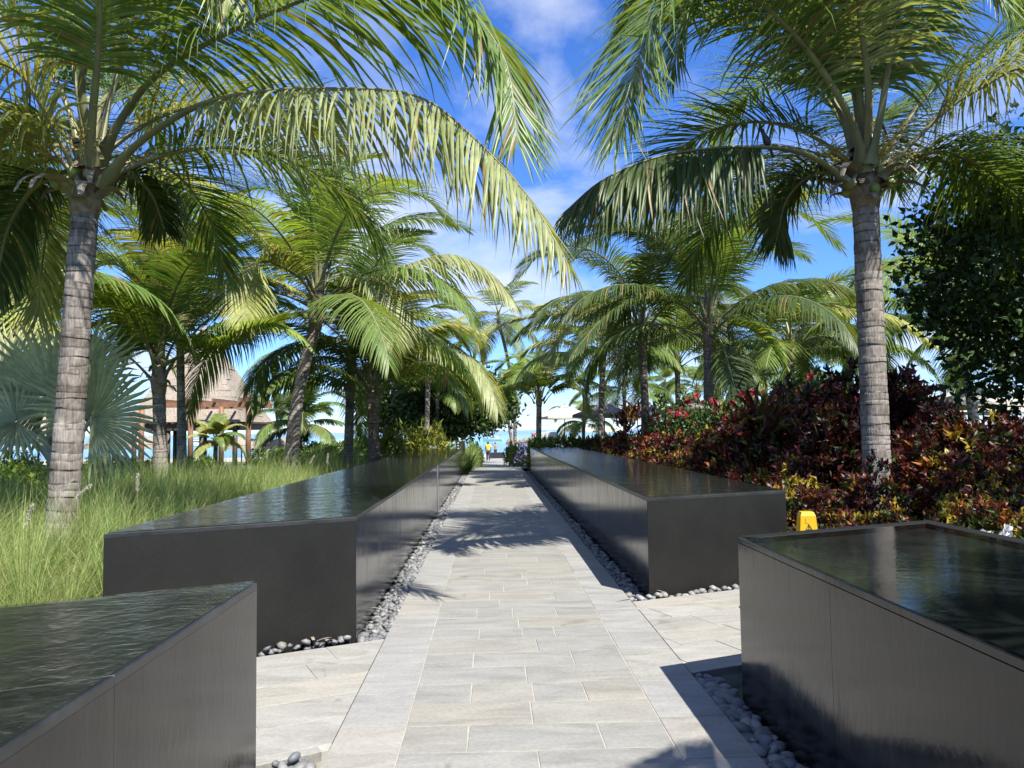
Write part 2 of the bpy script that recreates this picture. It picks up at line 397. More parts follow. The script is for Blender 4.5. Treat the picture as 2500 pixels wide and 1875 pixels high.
def garden_z(x, y):
    z = land(x, y); under = (np.abs(x-.23) < 3.05) & (y < 34)
    return np.where(under, -.14, z)
sheet('ground', -120, 120, -40, 88, 241, 129, M['lawn'], garden_z)
sheet('beach', -400, 400, 87.5, 165, 81, 40, M['sand'], lambda x, y: land(x, y)+.02)
sheet('sea', -9000, 9000, 121, 15000, 3, 3, M['sea'], lambda x, y: np.full_like(x, -2.5))

# path bed, centre pavers, border pavers
XL0, XL1, XR1, XR0 = -.835, -.478, .912, 1.29
path = MB().prism([(XL0, -6), (XR0, -6), (XR0, 33), (XL0, 33)], -.16, -.0035).build('path', M['grout']); path['kind'] = 'structure'
def slab(poly, mat, parent, name='paver', z=0.0, ch=.002, t=.05):
    j = rnd.uniform(-.0015, .0015); c = np.mean(np.array(poly), 0)
    mb = MB().prism([(p[0]-c[0], p[1]-c[1]) for p in ccw(poly)], -t, j, ch)
    return mb.build(name, mat, parent, loc=(c[0], c[1], z))
g = .0042
row = .344; k = 0; y = 3.95-row*14
while y < 32.6:
    cuts = [.215] if k % 2 else [-.136, .558]
    if y > 5.5 and rnd.random() < .45: cuts = sorted([rnd.uniform(-.2, .1), rnd.uniform(.35, .65)] if k % 2 == 0 else [rnd.uniform(.05, .35)])
    if k % 2 == 0 and rnd.random() < .3: cuts = [cuts[0], (cuts[0]+cuts[1])/2+rnd.uniform(-.05, .08), cuts[1]]
    e = [XL1]+cuts+[XR1]
    for a, b in zip(e[:-1], e[1:]):
        q = lambda: rnd.uniform(-.003, .003)
        slab([(a+g+q(), y+g+q()), (b-g+q(), y+g+q()), (b-g+q(), y+row-g+q()), (a+g+q(), y+row-g+q())], M['paver'], path)
    y += row; k += 1
for xa, xb, off in ((XL0, XL1, 0), (XR1, XR0, .3)):
    y = -1.0+off
    while y < 32.6:
        ln = rnd.uniform(.5, .78)
        slab([(xa+g*.6, y+g), (xb-g*.6, y+g), (xb-g*.6, y+ln-g), (xa+g*.6, y+ln-g)], M['paver_border'], path)
        y += ln
# far ramp of the path down to the beach
V, q = [], []
ys = np.linspace(32.6, 92, 60)
for yy in ys:
    wl_, wr_ = np.interp(yy, [32.6, 40, 92], [-2.2, -.9, -.55]), np.interp(yy, [32.6, 40, 92], [2.6, 1.4, 1.7])
    for xx in (wl_, wr_): V.append((xx, yy, float(np.interp(yy, [32, 71, 95], [0, -1.2, -1.65]))+.006))
q = [(2*i, 2*i+1, 2*i+3, 2*i+2) for i in range(len(ys)-1)]
o = add('path_ramp', mesh_np('path_ramp', V, q, mats=[M['far_paving']])); o['kind'] = 'structure'

# side pads of slanted flagstones
def pad(name, poly, sl, rows, mat):
    poly = ccw(poly)
    bed = MB().prism(poly, -.16, -.0045).build(name, M['grout']); bed['kind'] = 'structure'
    d = np.array([1, sl])/math.hypot(1, sl); n = np.array([-d[1], d[0]]); c = np.mean(np.array(poly), 0)
    kk = 0; v = -3.0
    while v < 3.0:
        u = -3.5+rnd.uniform(0, .5)
        while u < 3.5:
            ln = rnd.uniform(.45, .85)
            pts = [c+d*(u+g)+n*(v+g), c+d*(u+ln-g)+n*(v+g), c+d*(u+ln-g)+n*(v+rows-g), c+d*(u+g)+n*(v+rows-g)]
            cp = clip_poly([tuple(p) for p in pts], poly)
            if len(cp) >= 3 and area(cp) > .004: slab(cp, mat, bed)
            u += ln
        v += rows
    return bed
pad('left_pad', [(XL0-.004, 4.02), (XL0-.004, 6.10), (-3.1, 5.0), (-3.1, 2.85)], .48, .36, M['paver_pad'])
pad('right_pad', [(XR0+.004, 5.10), (XR0+.004, 7.20), (4.2, 8.36), (4.2, 6.25)], .40, .37, M['paver_pad'])

# ------------------------------------------------------------------ raised water blocks
ZT = .935
def fountain(label, poly, rim=False, strip=None):
    """first vertex = near path corner; the long side through it overflows"""
    x_over = poly[0][0]; poly = ccw(poly); n = len(poly)
    wet_edges = {i for i in range(n) if abs(poly[i][0]-x_over) < 1e-6 and abs(poly[(i+1) % n][0]-x_over) < 1e-6}
    cx, cy = np.mean(np.array(poly), 0)
    L = lambda P: [(p[0]-cx, p[1]-cy) for p in P]
    root = thing('fountain_block', label, 'fountain', (cx, cy, 0), 'raised black water blocks beside the path')
    MB().prism(L(inset(poly, .035)), -.14, ZT-.04).build('core', M['joint'], root)
    inn = inset(poly, .03)
    for i in range(n):
        a, b, ai, bi = map(np.array, (poly[i], poly[(i+1) % n], inn[i], inn[(i+1) % n]))
        ln = np.linalg.norm(b-a); cnt = max(1, round(ln/1.35)); wet = i in wet_edges
        if not wet: cnt = 1
        for k in range(cnt):
            t0, t1 = k/cnt, (k+1)/cnt; e = .0014/ln
            P = [a+(b-a)*(t0+e), a+(b-a)*(t1-e), ai+(bi-ai)*(t1-e), ai+(bi-ai)*(t0+e)]
            MB().prism(L(P), -.13, ZT-.036).build('side_panel', M['wet_stone' if wet else 'dry_stone'], root)
    # top slabs across, chamfered
    d = np.array(poly[1])-np.array(poly[0]); lng = [i for i in range(n) if abs(poly[(i+1) % n][1]-poly[i][1]) > abs(poly[(i+1) % n][0]-poly[i][0])]
    A, B = lng[0], lng[1]
    pa0, pa1 = np.array(poly[A]), np.array(poly[(A+1) % n]); pb0, pb1 = np.array(poly[(B+1) % n]), np.array(poly[B])
    cnt = max(2, round(np.linalg.norm(pa1-pa0)/1.2))
    for k in range(cnt):
        e = .0012/np.linalg.norm(pa1-pa0); t0, t1 = k/cnt+e, (k+1)/cnt-e
        P = [pa0+(pa1-pa0)*t0, pa0+(pa1-pa0)*t1, pb0+(pb1-pb0)*t1, pb0+(pb1-pb0)*t0]
        MB().prism(L(P), ZT-.035, ZT-(.03 if rim else .006), .004 if not rim else .001).build('basin_slab', M['basin'], root)
    if rim:
        iw = inset(poly, .11)
        for i in range(n):
            if i in wet_edges:
                lp = inset(poly, .03); MB().prism(L([poly[i], poly[(i+1) % n], lp[(i+1) % n], lp[i]]), ZT-.0365, ZT, .004).build('lip_stone', M['wet_stone'], root); continue
            a, b, ai, bi = poly[i], poly[(i+1) % n], iw[i], iw[(i+1) % n]
            MB().prism(L([a, b, bi, ai]), ZT-.0290, ZT+.0045, .003).build('rim_stone', M['dry_stone'], root)
        # water reaches the overflow edge, stops at the rim elsewhere
        P = []
        for i in range(n):
            e_prev, e_next = (i-1) % n, i
            if e_next in wet_edges or e_prev in wet_edges:
                w_e = e_next if e_next in wet_edges else e_prev
                other = e_prev if w_e == e_next else e_next
                a, b = np.array(poly[other]), np.array(poly[(other+1) % n])
                # rim line of the other edge met with the overflow edge
                ra, rb = np.array(iw[other]), np.array(iw[(other+1) % n]); wa, wb = np.array(poly[w_e]), np.array(poly[(w_e+1) % n])
                dA, dB = rb-ra, wb-wa; den = dA[0]*dB[1]-dA[1]*dB[0]
                t = ((wa[0]-ra[0])*dB[1]-(wa[1]-ra[1])*dB[0])/den; P.append(tuple(ra+dA*t))
            else: P.append(iw[i])
        wpoly = inset(ccw(P), .003)
    else: wpoly = inset(poly, .004)
    V = [(x-cx, y-cy, ZT+.003) for x, y in wpoly]
    me = bpy.data.meshes.new('water'); me.from_pydata(V, [], [tuple(range(len(V)))]); me.materials.append(M['water_still' if rim else 'water_film']); add('water', me, root)
    if strip:
        x, yy = strip; MB().box((x-cx, yy-cy, (ZT-.13)/2), (.012, .20, ZT+.09)).build('notch_strip', M['steel'], root)  # pale metal strip stands in for a dry notch in the wall
    return root
fountain('long black water block beside the tall grass bed, pale metal strip standing in for a dry notch in its side', [(-1.072, 6.18), (-1.072, 28.5), (-2.65, 27.7), (-2.65, 5.39)], strip=(-1.068, 15.6))
fountain('long black water block beside the dark red croton hedge', [(1.492, 7.40), (3.08, 8.03), (3.08, 29.6), (1.492, 29.0)])
fountain('black water block with dry stone rim, yellow caution cone behind it', [(1.492, 4.68), (1.492, .9), (3.02, 1.5), (3.02, 5.29)], rim=True)
fountain('pointed black water block across the flagstones from the rimmed block', [(-1.062, 3.556), (-1.062, -.4), (-2.64, -1.15), (-2.64, 2.80)])

# ------------------------------------------------------------------ pebble strips
def ico(sub=1):
    bm = bmesh.new(); bmesh.ops.create_icosphere(bm, subdivisions=sub, radius=1.0)
    V = np.array([v.co[:] for v in bm.verts]); T = np.array([[v.index for v in f.verts] for f in bm.faces]); bm.free(); return V, T
ICO_V, ICO_T = ico(2); ICO1_V, ICO1_T = ico(1)
PEB_COL = .48*np.array([(.30, .31, .33), (.36, .36, .36), (.22, .235, .25), (.44, .44, .43), (.27, .27, .265), (.34, .33, .30)])
PEB_ME = []
for i in range(10):
    V = ICO_V*(1+.13*np.sin(ICO_V @ rng.normal(size=(3, 3))*2.2+rng.uniform(0, 6, 3)).sum(1, keepdims=True)*.5)
    V = V*np.array([1.0, rng.uniform(.6, .85), rng.uniform(.42, .62)])
    PEB_ME.append(mesh_np('pebble', V, tris=ICO_T, col=PEB_COL[i % 6]*rng.uniform(.85, 1.15), smooth=True, mats=[M['pebble']]))
peb = []   # x, y, z, size, strip
def strip_fill(idx, x0, x1, y0, y1, s0, s1, dens, zt=-.045):
    n = int((x1-x0)*(y1-y0)*dens)
    for _ in range(n):
        s = rng.uniform(s0, s1)*(1.25 if rng.random() < .1 else 1)
        yy = y0+(y1-y0)*rng.random()
        peb.append((rng.uniform(x0+s*.5, x1-s*.5), yy, zt+rng.uniform(-.035, .022), s, idx))
def strip_line(idx, a, b, n, s0, s1):
    for i in range(n):
        t = (i+rng.random())/n; s = rng.uniform(s0, s1)
        peb.append((a[0]+(b[0]-a[0])*t+rng.normal()*.014, a[1]+(b[1]-a[1])*t+rng.normal()*.014, -.005+rng.uniform(-.03, .03), s, idx))
beds = []
for nm, poly in (('pebble_bed', [(-1.075, 6.1), (XL0, 6.1), (XL0, 28.6), (-1.075, 28.6)]), ('pebble_bed', [(XR0, 7.2), (1.495, 7.2), (1.495, 29.1), (XR0, 29.1)]),
                 ('pebble_bed', [(XR0, -3), (1.495, -3), (1.495, 5.1), (XR0, 5.1)]), ('pebble_bed', [(-1.07, -3), (XL0, -3), (XL0, 4.0), (-1.07, 4.0)])):
    b = MB().prism(poly, -.15, -.085).build(nm, M['gravel_base']); b['kind'] = 'structure'; beds.append(b)
strip_fill(0, -1.07, XL0, 6.15, 12, .022, .052, 950); strip_fill(0, -1.07, XL0, 12, 28.5, .03, .055, 620)
strip_fill(1, XR0, 1.49, 7.35, 13, .022, .052, 950); strip_fill(1, XR0, 1.49, 13, 29, .03, .055, 620)
strip_fill(2, XR0, 1.49, 2.6, 5.08, .028, .062, 800)
strip_fill(3, -1.06, XL0, 3.2, 3.93, .03, .06, 700)
strip_line(0, (-1.12, 6.10), (-1.95, 5.69), 26, .026, .052); strip_line(1, (1.45, 7.30), (2.75, 7.83), 40, .026, .055)
strip_line(3, (-.9, 3.93), (-1.06, 3.84), 6, .03, .05)
peb = np.array(peb); dist = np.hypot(peb[:, 0], peb[:, 1]); order = np.argsort(dist/peb[:, 3])
vis = [i for i in order if peb[i, 1] > 2.9]
near = set(vis[:300])
for i in near:
    x, y, z, s, ix = peb[i]
    add('pebble', PEB_ME[int(rng.integers(10))], beds[int(ix)], (x, y, z), tuple(rng.uniform(-.5, .5, 2))+(rng.uniform(0, 6.28),), (s, s, s))
for ix in range(4):
    ids = [i for i in range(len(peb)) if int(peb[i, 4]) == ix and i not in near]
    if not ids: continue
    VV, TT, CC = [], [], []
    for c_, i in enumerate(ids):
        x, y, z, s, _ = peb[i]; a = rng.uniform(0, 6.28); ca, sa = math.cos(a), math.sin(a)
        V = ICO1_V*np.array([1, rng.uniform(.6, .85), rng.uniform(.45, .65)])*s*(1+.1*rng.normal(size=(len(ICO1_V), 1)))
        V = np.stack([V[:, 0]*ca-V[:, 1]*sa, V[:, 0]*sa+V[:, 1]*ca, V[:, 2]+V[:, 0]*rng.uniform(-.4, .4)], 1)+(x, y, z)
        VV.append(V); TT.append(ICO1_T+c_*len(ICO1_V)); CC.append(np.repeat((PEB_COL[int(rng.integers(6))]*rng.uniform(.8, 1.2))[None], len(V), 0))
    o = add('pebbles', mesh_np('pebbles', np.concatenate(VV), tris=np.concatenate(TT), col=np.concatenate(CC), smooth=True, mats=[M['pebble']]), beds[ix]); o['kind'] = 'stuff'

# ------------------------------------------------------------------ palms
Zv = np.array([0.0, 0.0, 1.0])
def spline(P, n):
    P = np.asarray(P, float)
    if len(P) == 2: P = np.array([P[0], (P[0]+P[1])/2, P[1]])
    Q = np.vstack([2*P[0]-P[1], P, 2*P[-1]-P[-2]]); out = []
    for i in range(1, len(Q)-2):
        t = np.linspace(0, 1, 16, endpoint=False)[:, None]; a, b, c, d = Q[i-1:i+3]
        out.append(.5*((2*b)+(-a+c)*t+(2*a-5*b+4*c-d)*t**2+(-a+3*b-3*c+d)*t**3))
    out = np.vstack(out+[P[-1:]]); s = np.r_[0, np.cumsum(np.linalg.norm(np.diff(out, axis=0), axis=1))]
    u = np.linspace(0, s[-1], n); return np.stack([np.interp(u, s, out[:, k]) for k in range(3)], 1)

def arc(base, az, el, L, droop, n=26, power=1.25):
    """frond line that leaves at elevation el and bends over; az from +Y towards +X"""
    s = np.linspace(0, 1, n); e = np.maximum(el-droop*s**power, R(-84)); st = L/(n-1)
    d = np.stack([np.cos(e)*math.sin(az), np.cos(e)*math.cos(az), np.sin(e)], 1)*st
    return np.vstack([base, base+np.cumsum(d[:-1], 0)])

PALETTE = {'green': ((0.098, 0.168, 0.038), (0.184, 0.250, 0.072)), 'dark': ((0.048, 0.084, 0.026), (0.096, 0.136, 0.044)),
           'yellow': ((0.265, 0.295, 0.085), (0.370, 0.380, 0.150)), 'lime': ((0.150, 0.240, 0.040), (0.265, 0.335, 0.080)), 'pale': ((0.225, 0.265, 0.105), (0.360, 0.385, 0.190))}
def leaflets(curve, Lmax, nl, hang, width, K=5, pal='green', start=.16, lift=.35, r=rng):
    mess = 1.0 if K == 5 else .35
    n = len(curve); s = np.linspace(0, 1, n); T_all = unit(np.gradient(curve, axis=0))
    Vs, Cs = [], []
    lo, hi = np.array(PALETTE[pal][0]), np.array(PALETTE[pal][1])
    for side in (-1, 1):
        t = start+(1-start)*(np.arange(nl)+r.uniform(-.3, .3, nl))/(nl-1); t = np.clip(t, start, 1)
        p = np.stack([np.interp(t, s, curve[:, k]) for k in range(3)], 1); T = unit(np.stack([np.interp(t, s, T_all[:, k]) for k in range(3)], 1))
        w = (t-start)/(1-start)
        U = Zv-(T @ Zv)[:, None]*T; h = np.linalg.norm(U, axis=1, keepdims=True)
        back = unit(np.array([-T_all[0][0], -T_all[0][1], .05]))
        U = np.where(h < .12, -back-(T @ -back)[:, None]*T, U); U = unit(U)
        S = np.cross(T, U)*side
        A = np.interp(w, [0, .15, .5, 1], [R(82), R(70), R(52), R(18)])+r.normal(0, .06*mess, nl)
        bt = lift*np.interp(w, [0, 1], [1.2, .6])+r.normal(0, .12*mess, nl)
        d = np.cos(A)[:, None]*T+np.sin(A)[:, None]*(S*np.cos(bt)[:, None]+U*np.sin(bt)[:, None]); d = unit(d)
        Ln = Lmax*np.interp(w, [0, .08, .3, .6, .85, 1], [.55, .8, 1, .9, .6, .32])*r.uniform(.88, 1.08, nl)
        hg = hang*(1+r.uniform(-.55, .5, nl)*mess)*np.interp(w, [0, .4, 1], [1.1, 1, .55])
        drift = r.normal(0, .085*mess, (nl, 3)); Ln = Ln*np.where(r.random(nl) < .06, r.uniform(.05, .5, nl), 1)
        wp = [.4, 1, .95, .75, .42, .02] if K == 5 else [.5, 1, .7, .03]
        pos = p.copy(); col = lo+(hi-lo)*r.random((nl, 1)); col = col*r.uniform(.85, 1.15, (nl, 1))
        brown = r.random(nl) < .035; col[brown] = np.array([.24, .17, .08])
        st = []
        for k in range(K+1):
            W = T-np.sum(T*d, 1, keepdims=True)*d; W = unit(W); N = np.cross(d, W)
            hw = (width*.5*wp[k]*np.interp(w, [0, .7, 1], [1, .95, .6]))[:, None]
            st.append(np.stack([pos-W*hw, pos+N*hw*.45, pos+W*hw], 1))
            if k < K:
                pos = pos+d*(Ln/K)[:, None]
                d = unit(d-Zv*(hg*(.35+.9*(k+1)/K))[:, None]*.55+drift*.6)
        st = np.stack(st, 1)                                   # nl, K+1, 3, 3
        tip = np.linspace(0, 1, K+1)[None, :, None, None]
        cc = col[:, None, None, :]*(1+.12*tip)+np.array([.05, .035, .0])*np.maximum(tip-.75, 0)*2
        Vs.append(st.reshape(-1, 3)); Cs.append(np.broadcast_to(cc, (nl, K+1, 3, 3)).reshape(-1, 3))
    V = np.vstack(Vs); C = np.vstack(Cs); tot = 2*nl
    b = (np.arange(tot)*(K+1)*3)[:, None, None]; kk = (np.arange(K)*3)[None, :, None]
    q0 = b+kk+np.array([0, 1, 4, 3])[None, None]; q1 = b+kk+np.array([1, 2, 5, 4])[None, None]
    return V, np.concatenate([q0.reshape(-1, 4), q1.reshape(-1, 4)]), C

def midrib(curve, r0, r1, flat=.6, n=7):
    mb = MB(); m_ = len(curve); T = unit(np.gradient(curve, axis=0)); V, Fs = [], []
    for i, p in enumerate(curve):
        t = i/(m_-1); rr = r0*(1-t)**1.3+r1
        if t < .10: rr *= 1+1.1*(1-t/.10)**2
        x = np.cross(T[i], Zv); x = x/max(np.linalg.norm(x), 1e-6); y = np.cross(x, T[i])
        for k in range(n):
            a = 2*math.pi*k/n; V.append(p+x*math.cos(a)*rr+y*math.sin(a)*rr*flat)
    for i in range(m_-1):
        for k in range(n): Fs.append((i*n+k, i*n+(k+1) % n, (i+1)*n+(k+1) % n, (i+1)*n+k))
    return np.array(V), np.array(Fs)

def trunk_mesh(base, top, r0, r1, bend=(0, 0), tint=(.265, .235, .205), sides=22, ring=.10, flare=.35, fine=True):
    base, top = np.asarray(base, float), np.asarray(top, float); L = np.linalg.norm(top-base)
    mid = (base+top)/2+np.array([bend[0], bend[1], 0])
    zs, scar, seg = [0.0], [0], [0]; z = 0.0; k = 0                      # rows: scar rows sit between uneven segments
    while z < L-.02:
        g_ = ring*rng.uniform(.45, 1.5); k += 1
        for q in ((.12, .3, .6, .88, 1.0) if fine else (.5, 1.0)): zs.append(min(L, z+g_*q)); scar.append(1 if q == 1.0 else 0); seg.append(k)
        z += g_
    zs = np.array(zs); m_ = len(zs); t = (zs/L)[:, None]; P = (1-t)**2*base+2*t*(1-t)*mid+t*t*top; T = unit(np.gradient(P, axis=0)+1e-9); t = t[:, 0]
    X = unit(np.cross(np.array([0, 1.0, 0])[None], T)); Y = np.cross(T, X)
    rad = r1+(r0-r1)*np.clip(1-t*1.6, 0, 1)+flare*r0*np.exp(-t*L/.28)
    th = np.linspace(0, 2*math.pi, sides, endpoint=False)
    ns = k+2; ph = rng.uniform(0, 6.28, ns); amp = rng.uniform(.05, .45, ns); rc = rng.uniform(.74, 1.16, ns); off = rng.normal(0, .012, ns); V, C = [], []; tint = np.array(tint)
    wob = rng.uniform(0, 6.28, 8)
    for i in range(m_):
        si = seg[i]; e = scar[i]
        f = 1+off[si]+(-.016 if e else rng.uniform(-.003, .006))
        rr = rad[i]*f*(1+.02*np.sin(2*th+wob[0]+zs[i]*1.3)+.012*np.sin(5*th+ph[si])+rng.normal(0, .005, sides))
        lift = (np.sin(th+ph[si])+.5*np.sin(3*th+ph[si]*2))*amp[si]*ring*.35
        V.append(P[i]+(X[i]*np.cos(th)[:, None]+Y[i]*np.sin(th)[:, None])*rr[:, None]+T[i]*lift[:, None])
        crack = (np.sin(2*th+ph[si]*3)+np.sin(5*th+ph[si]) > -.5+rng.normal(0, .3))
        dk = np.where(crack, rng.uniform(.16, .4), rng.uniform(.7, 1.0)) if e else rng.uniform(.86, 1.1, sides)
        C.append(tint[None]*(rc[si]*dk)[:, None]*np.ones((sides, 1)))
    i = np.arange(m_*sides).reshape(m_, sides); j = np.roll(i, -1, 1)
    q = np.stack([i[:-1], j[:-1], j[1:], i[1:]], -1).reshape(-1, 4)
    return mesh_np('trunk', np.vstack(V)-base, q, col=np.vstack(C), smooth=True, mats=[M['trunk']])

def make_frond(root, base, curve, Lmax, nl, hang, width, K, pal, r0, start=.16, lift=.35, split=True):
    c = curve-base; V, q, C = leaflets(c, Lmax, nl, hang, width, K, pal, start, lift)
    mv, mf = midrib(c, r0, .006 if split else .008, n=7 if split else 4)
    if split:
        fr = add('frond', mesh_np('frond', mv, mf, smooth=True, mats=[M['petiole'] if r0 > .04 else M['rachis']]), root)
        add('leaflets', mesh_np('leaflets', V, q, col=C, mats=[M['palm_leaf']]), fr)
    else:
        VV = np.vstack([V, mv]); qq = np.vstack([q, mf+len(V)]); CC = np.vstack([C, np.full((len(mv), 3), (.2, .2, .07))])
        fr = add('frond', mesh_np('frond', VV, qq, col=CC, mats=[M['palm_leaf'], M['rachis']], mat_idx=np.r_[np.zeros(len(q)), np.ones(len(mf))]), root)
    return fr

def flap(mb, p, az, L, w, curl):
    """dry sheath strip peeling off the crown"""
    pts = []; d = np.array([math.sin(az), math.cos(az), 0]); s = np.array([d[1], -d[0], 0]); q = np.asarray(p, float); n = 7
    for i in range(n):
        t = i/(n-1); e = R(60)-curl*t; ww = w*(1-.75*t)*(.8+.4*math.sin(3*t))
        pts.append((q-s*ww, q+d*ww*.35, q+s*ww)); q = q+(d*math.cos(e)+Zv*math.sin(e))*L/(n-1)
    V = [v for tr in pts for v in tr]; Fs = []
    for i in range(n-1): Fs += [(3*i, 3*i+1, 3*i+4, 3*i+3), (3*i+1, 3*i+2, 3*i+5, 3*i+4)]
    mb.raw(V, Fs)

def palm(label, base, top, r0, r1, explicit=(), nr=14, L=4.0, leaf=.85, pal=('green', 'yellow'), nl=90, K=5, hang=.5, width=.036, detail=2, bend=(0, 0),
         els=(80, 4), az_range=(0, 360), group=None, tint=(.265, .235, .205), seed=1, nuts=0, name='coconut_palm', spath=0):
    global rng
    keep = rng; rng = np.random.default_rng(seed)
    base, top = np.asarray(base, float), np.asarray(top, float)
    root = thing(name, label, 'palm tree', base, group)
    fine = detail >= 2
    me = trunk_mesh(base, top, r0, r1, bend, tint, sides=24 if fine else 10, ring=.10 if fine else .16, fine=fine); add('trunk', me, root)
    axis = unit(top-base); axis = unit(axis*.5+Zv*.5)
    # fibre-wrapped heart of the crown
    hh = L*.16; mb = MB(); mb.tube([top-base-axis*.06, top-base+axis*hh*.35, top-base+axis*hh*.8, top-base+axis*hh*1.6], [r1*1.05, r1*1.28, r1*.95, r1*.35], 12)
    if fine:
        for k in range(9): flap(mb, top-base+axis*rng.uniform(-.1, hh*.7)+0, rng.uniform(0, 6.28), rng.uniform(.35, .75), rng.uniform(.05, .11), rng.uniform(1.8, 2.9))
    mb.build('sheath', M['sheath'], root, smooth=True)
    if K == 5:
        for k in range(7):
            fb = MB(); az = R(110+k*27)+rng.uniform(-.2, .2); flap(fb, top-base+axis*rng.uniform(-.08, .22)+np.array([math.sin(az), math.cos(az), 0])*r1*.75, az, rng.uniform(.45, .95), rng.uniform(.07, .12), rng.uniform(2.3, 2.75)); fb.build('dry_sheath', M['dry_sheath'], root, smooth=True)
    rr0 = r1*.34 if fine else r1*.3
    for e in explicit:
        make_frond(root, base, spline(e['pts'], 34), e.get('leaf', leaf), e.get('nl', nl), e.get('hang', hang), e.get('width', width), K, e.get('pal', pal[0]), e.get('r0', rr0), e.get('start', .2), e.get('lift', .3), fine)
    for i in range(nr):
        f = (i+.5)/nr; el = R(els[0]+(els[1]-els[0])*f+rng.uniform(-8, 8)); az = R(az_range[0])+((i*137.508/360) % 1)*R(az_range[1]-az_range[0])+rng.uniform(-.2, .2)
        st = top+axis*hh*(1.25-1.05*f)+np.array([math.sin(az), math.cos(az), 0])*r1*.6
        c = arc(st, az, el, L*rng.uniform(.88, 1.08), R(55+40*f)*rng.uniform(.8, 1.25)+max(0, el)*.45, 26)
        make_frond(root, base, c, leaf, nl, hang*(.6+.8*f), width, K, pal[0] if rng.random() < .6 else pal[-1], rr0, .2, .42-.2*f if K == 5 else .2-.5*f, fine)
    for k in range(nuts):
        az = rng.uniform(0, 6.28) if k > 3 else R(150+80*k/3); p = top-base+axis*hh*rng.uniform(.15, .75)+np.array([math.sin(az), math.cos(az), 0])*(r1+rng.uniform(.06, .16))
        V = ICO_V*np.array([.062, .062, .078])*rng.uniform(.75, 1.15)+p
        add('coconut', mesh_np('coconut', V, tris=ICO_T, smooth=True, mats=[M['coconut']]), root)
    for k in range(spath):
        az = R(70+k*(360/spath))+rng.uniform(-.4, .4); d = np.array([math.sin(az), math.cos(az), .55]); p0 = top-base+axis*hh*.6+d*r1*.8; mb = MB()
        stem = spline([p0, p0+d*.28, p0+d*.52+Zv*(-.04)], 8); mb.tube(stem, list(np.linspace(.022, .008, 8)), 6)
        nut_v, nut_t = [], []
        for j in range(24):
            a = stem[int(rng.integers(2, 8))]; q = unit(d*.8+rng.normal(0, .6, 3)); Lb = rng.uniform(.25, .5)
            e = [a, a+q*Lb*.5, a+q*Lb-Zv*Lb*.25]; mb.tube(e, [.006, .004, .002], 3, False)
            for _ in range(3):
                tt = rng.random(); c_ = a+q*Lb*tt-Zv*Lb*.25*tt*tt; nut_v.append(ICO1_V*rng.uniform(.008, .02)+c_); nut_t.append(ICO1_T+len(ICO1_V)*len(nut_t))
        fl = mb.build('flower_stalk', M['flower_stalk'], root)
        add('young_nuts', mesh_np('young_nuts', np.vstack(nut_v), tris=np.vstack(nut_t), mats=[M['coconut']]), fl)['kind'] = 'stuff'
    rng = keep
    return root

def E(pts, Y0, Y1, **kw):
    """frond traced as a pixel line; its distance runs from the crown (Y0) to the tip (Y1)"""
    a = np.array(pts, float); s = np.r_[0, np.cumsum(np.hypot(*np.diff(a, axis=0).T))]; s /= s[-1]
    kw['pts'] = np.array([px(x, y, Y0+(Y1-Y0)*t) for (x, y), t in zip(a, s)]); return kw

# left palm beside the grass bed
P1T = px(207, 510, 8.5); P1B = np.array([*px(147, 1300, 8.5)[:2], .28])
palm('tall coconut palm rising from the grass bed beside the silver fan palm', P1B, P1T, .160, .140, [
    E([(250, 455), (300, 385), (377, 320), (490, 256), (626, 226), (792, 217), (1010, 232), (1150, 330), (1290, 480), (1385, 640)], 8.4, 5.9, leaf=1.25, nl=143, hang=.95, pal='pale', width=.032, start=.24, lift=-.6),
    E([(240, 400), (290, 300), (377, 188), (528, 94), (739, 0), (900, -45), (1050, -40), (1124, 0), (1192, 75), (1241, 170), (1262, 335)], 8.5, 6.6, leaf=1.70, nl=156, hang=.55, pal='green', width=0.041, start=.22, lift=-.15),
    E([(195, 480), (180, 415), (113, 283), (49, 181), (-40, 150), (-150, 190), (-250, 330)], 8.3, 7.6, leaf=1.44, nl=123, hang=.7, pal='yellow', start=.25),
    E([(220, 400), (225, 300), (240, 120), (245, -20), (235, -180), (180, -260), (60, -250)], 8.2, 6.2, leaf=1.44, nl=113, hang=.7, pal='green', start=.32),
    E([(215, 380), (190, 226), (151, 57), (60, -80), (-80, -80), (-200, 40)], 8.7, 8.6, leaf=1.44, nl=123, hang=.6, pal='green', start=.25),
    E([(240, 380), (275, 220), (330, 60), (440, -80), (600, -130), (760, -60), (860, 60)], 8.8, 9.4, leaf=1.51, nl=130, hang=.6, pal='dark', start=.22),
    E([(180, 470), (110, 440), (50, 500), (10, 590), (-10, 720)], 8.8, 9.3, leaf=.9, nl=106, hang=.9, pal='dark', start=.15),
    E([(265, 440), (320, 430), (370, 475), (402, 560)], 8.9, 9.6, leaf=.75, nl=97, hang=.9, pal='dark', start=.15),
    E([(190, 440), (100, 340), (-20, 320), (-150, 420)], 8.4, 8.0, leaf=1.29, nl=113, hang=.8, pal='yellow', start=.25),
    E([(230, 390), (200, 200), (260, 20), (400, -120), (520, -120), (560, 10)], 8.3, 7.2, leaf=1.44, nl=113, hang=.9, pal='pale', start=.3),
    ], nr=7, L=3.8, leaf=1.38, nl=117, az_range=(-80, 80), els=(78, 28), seed=21, nuts=5, spath=4)

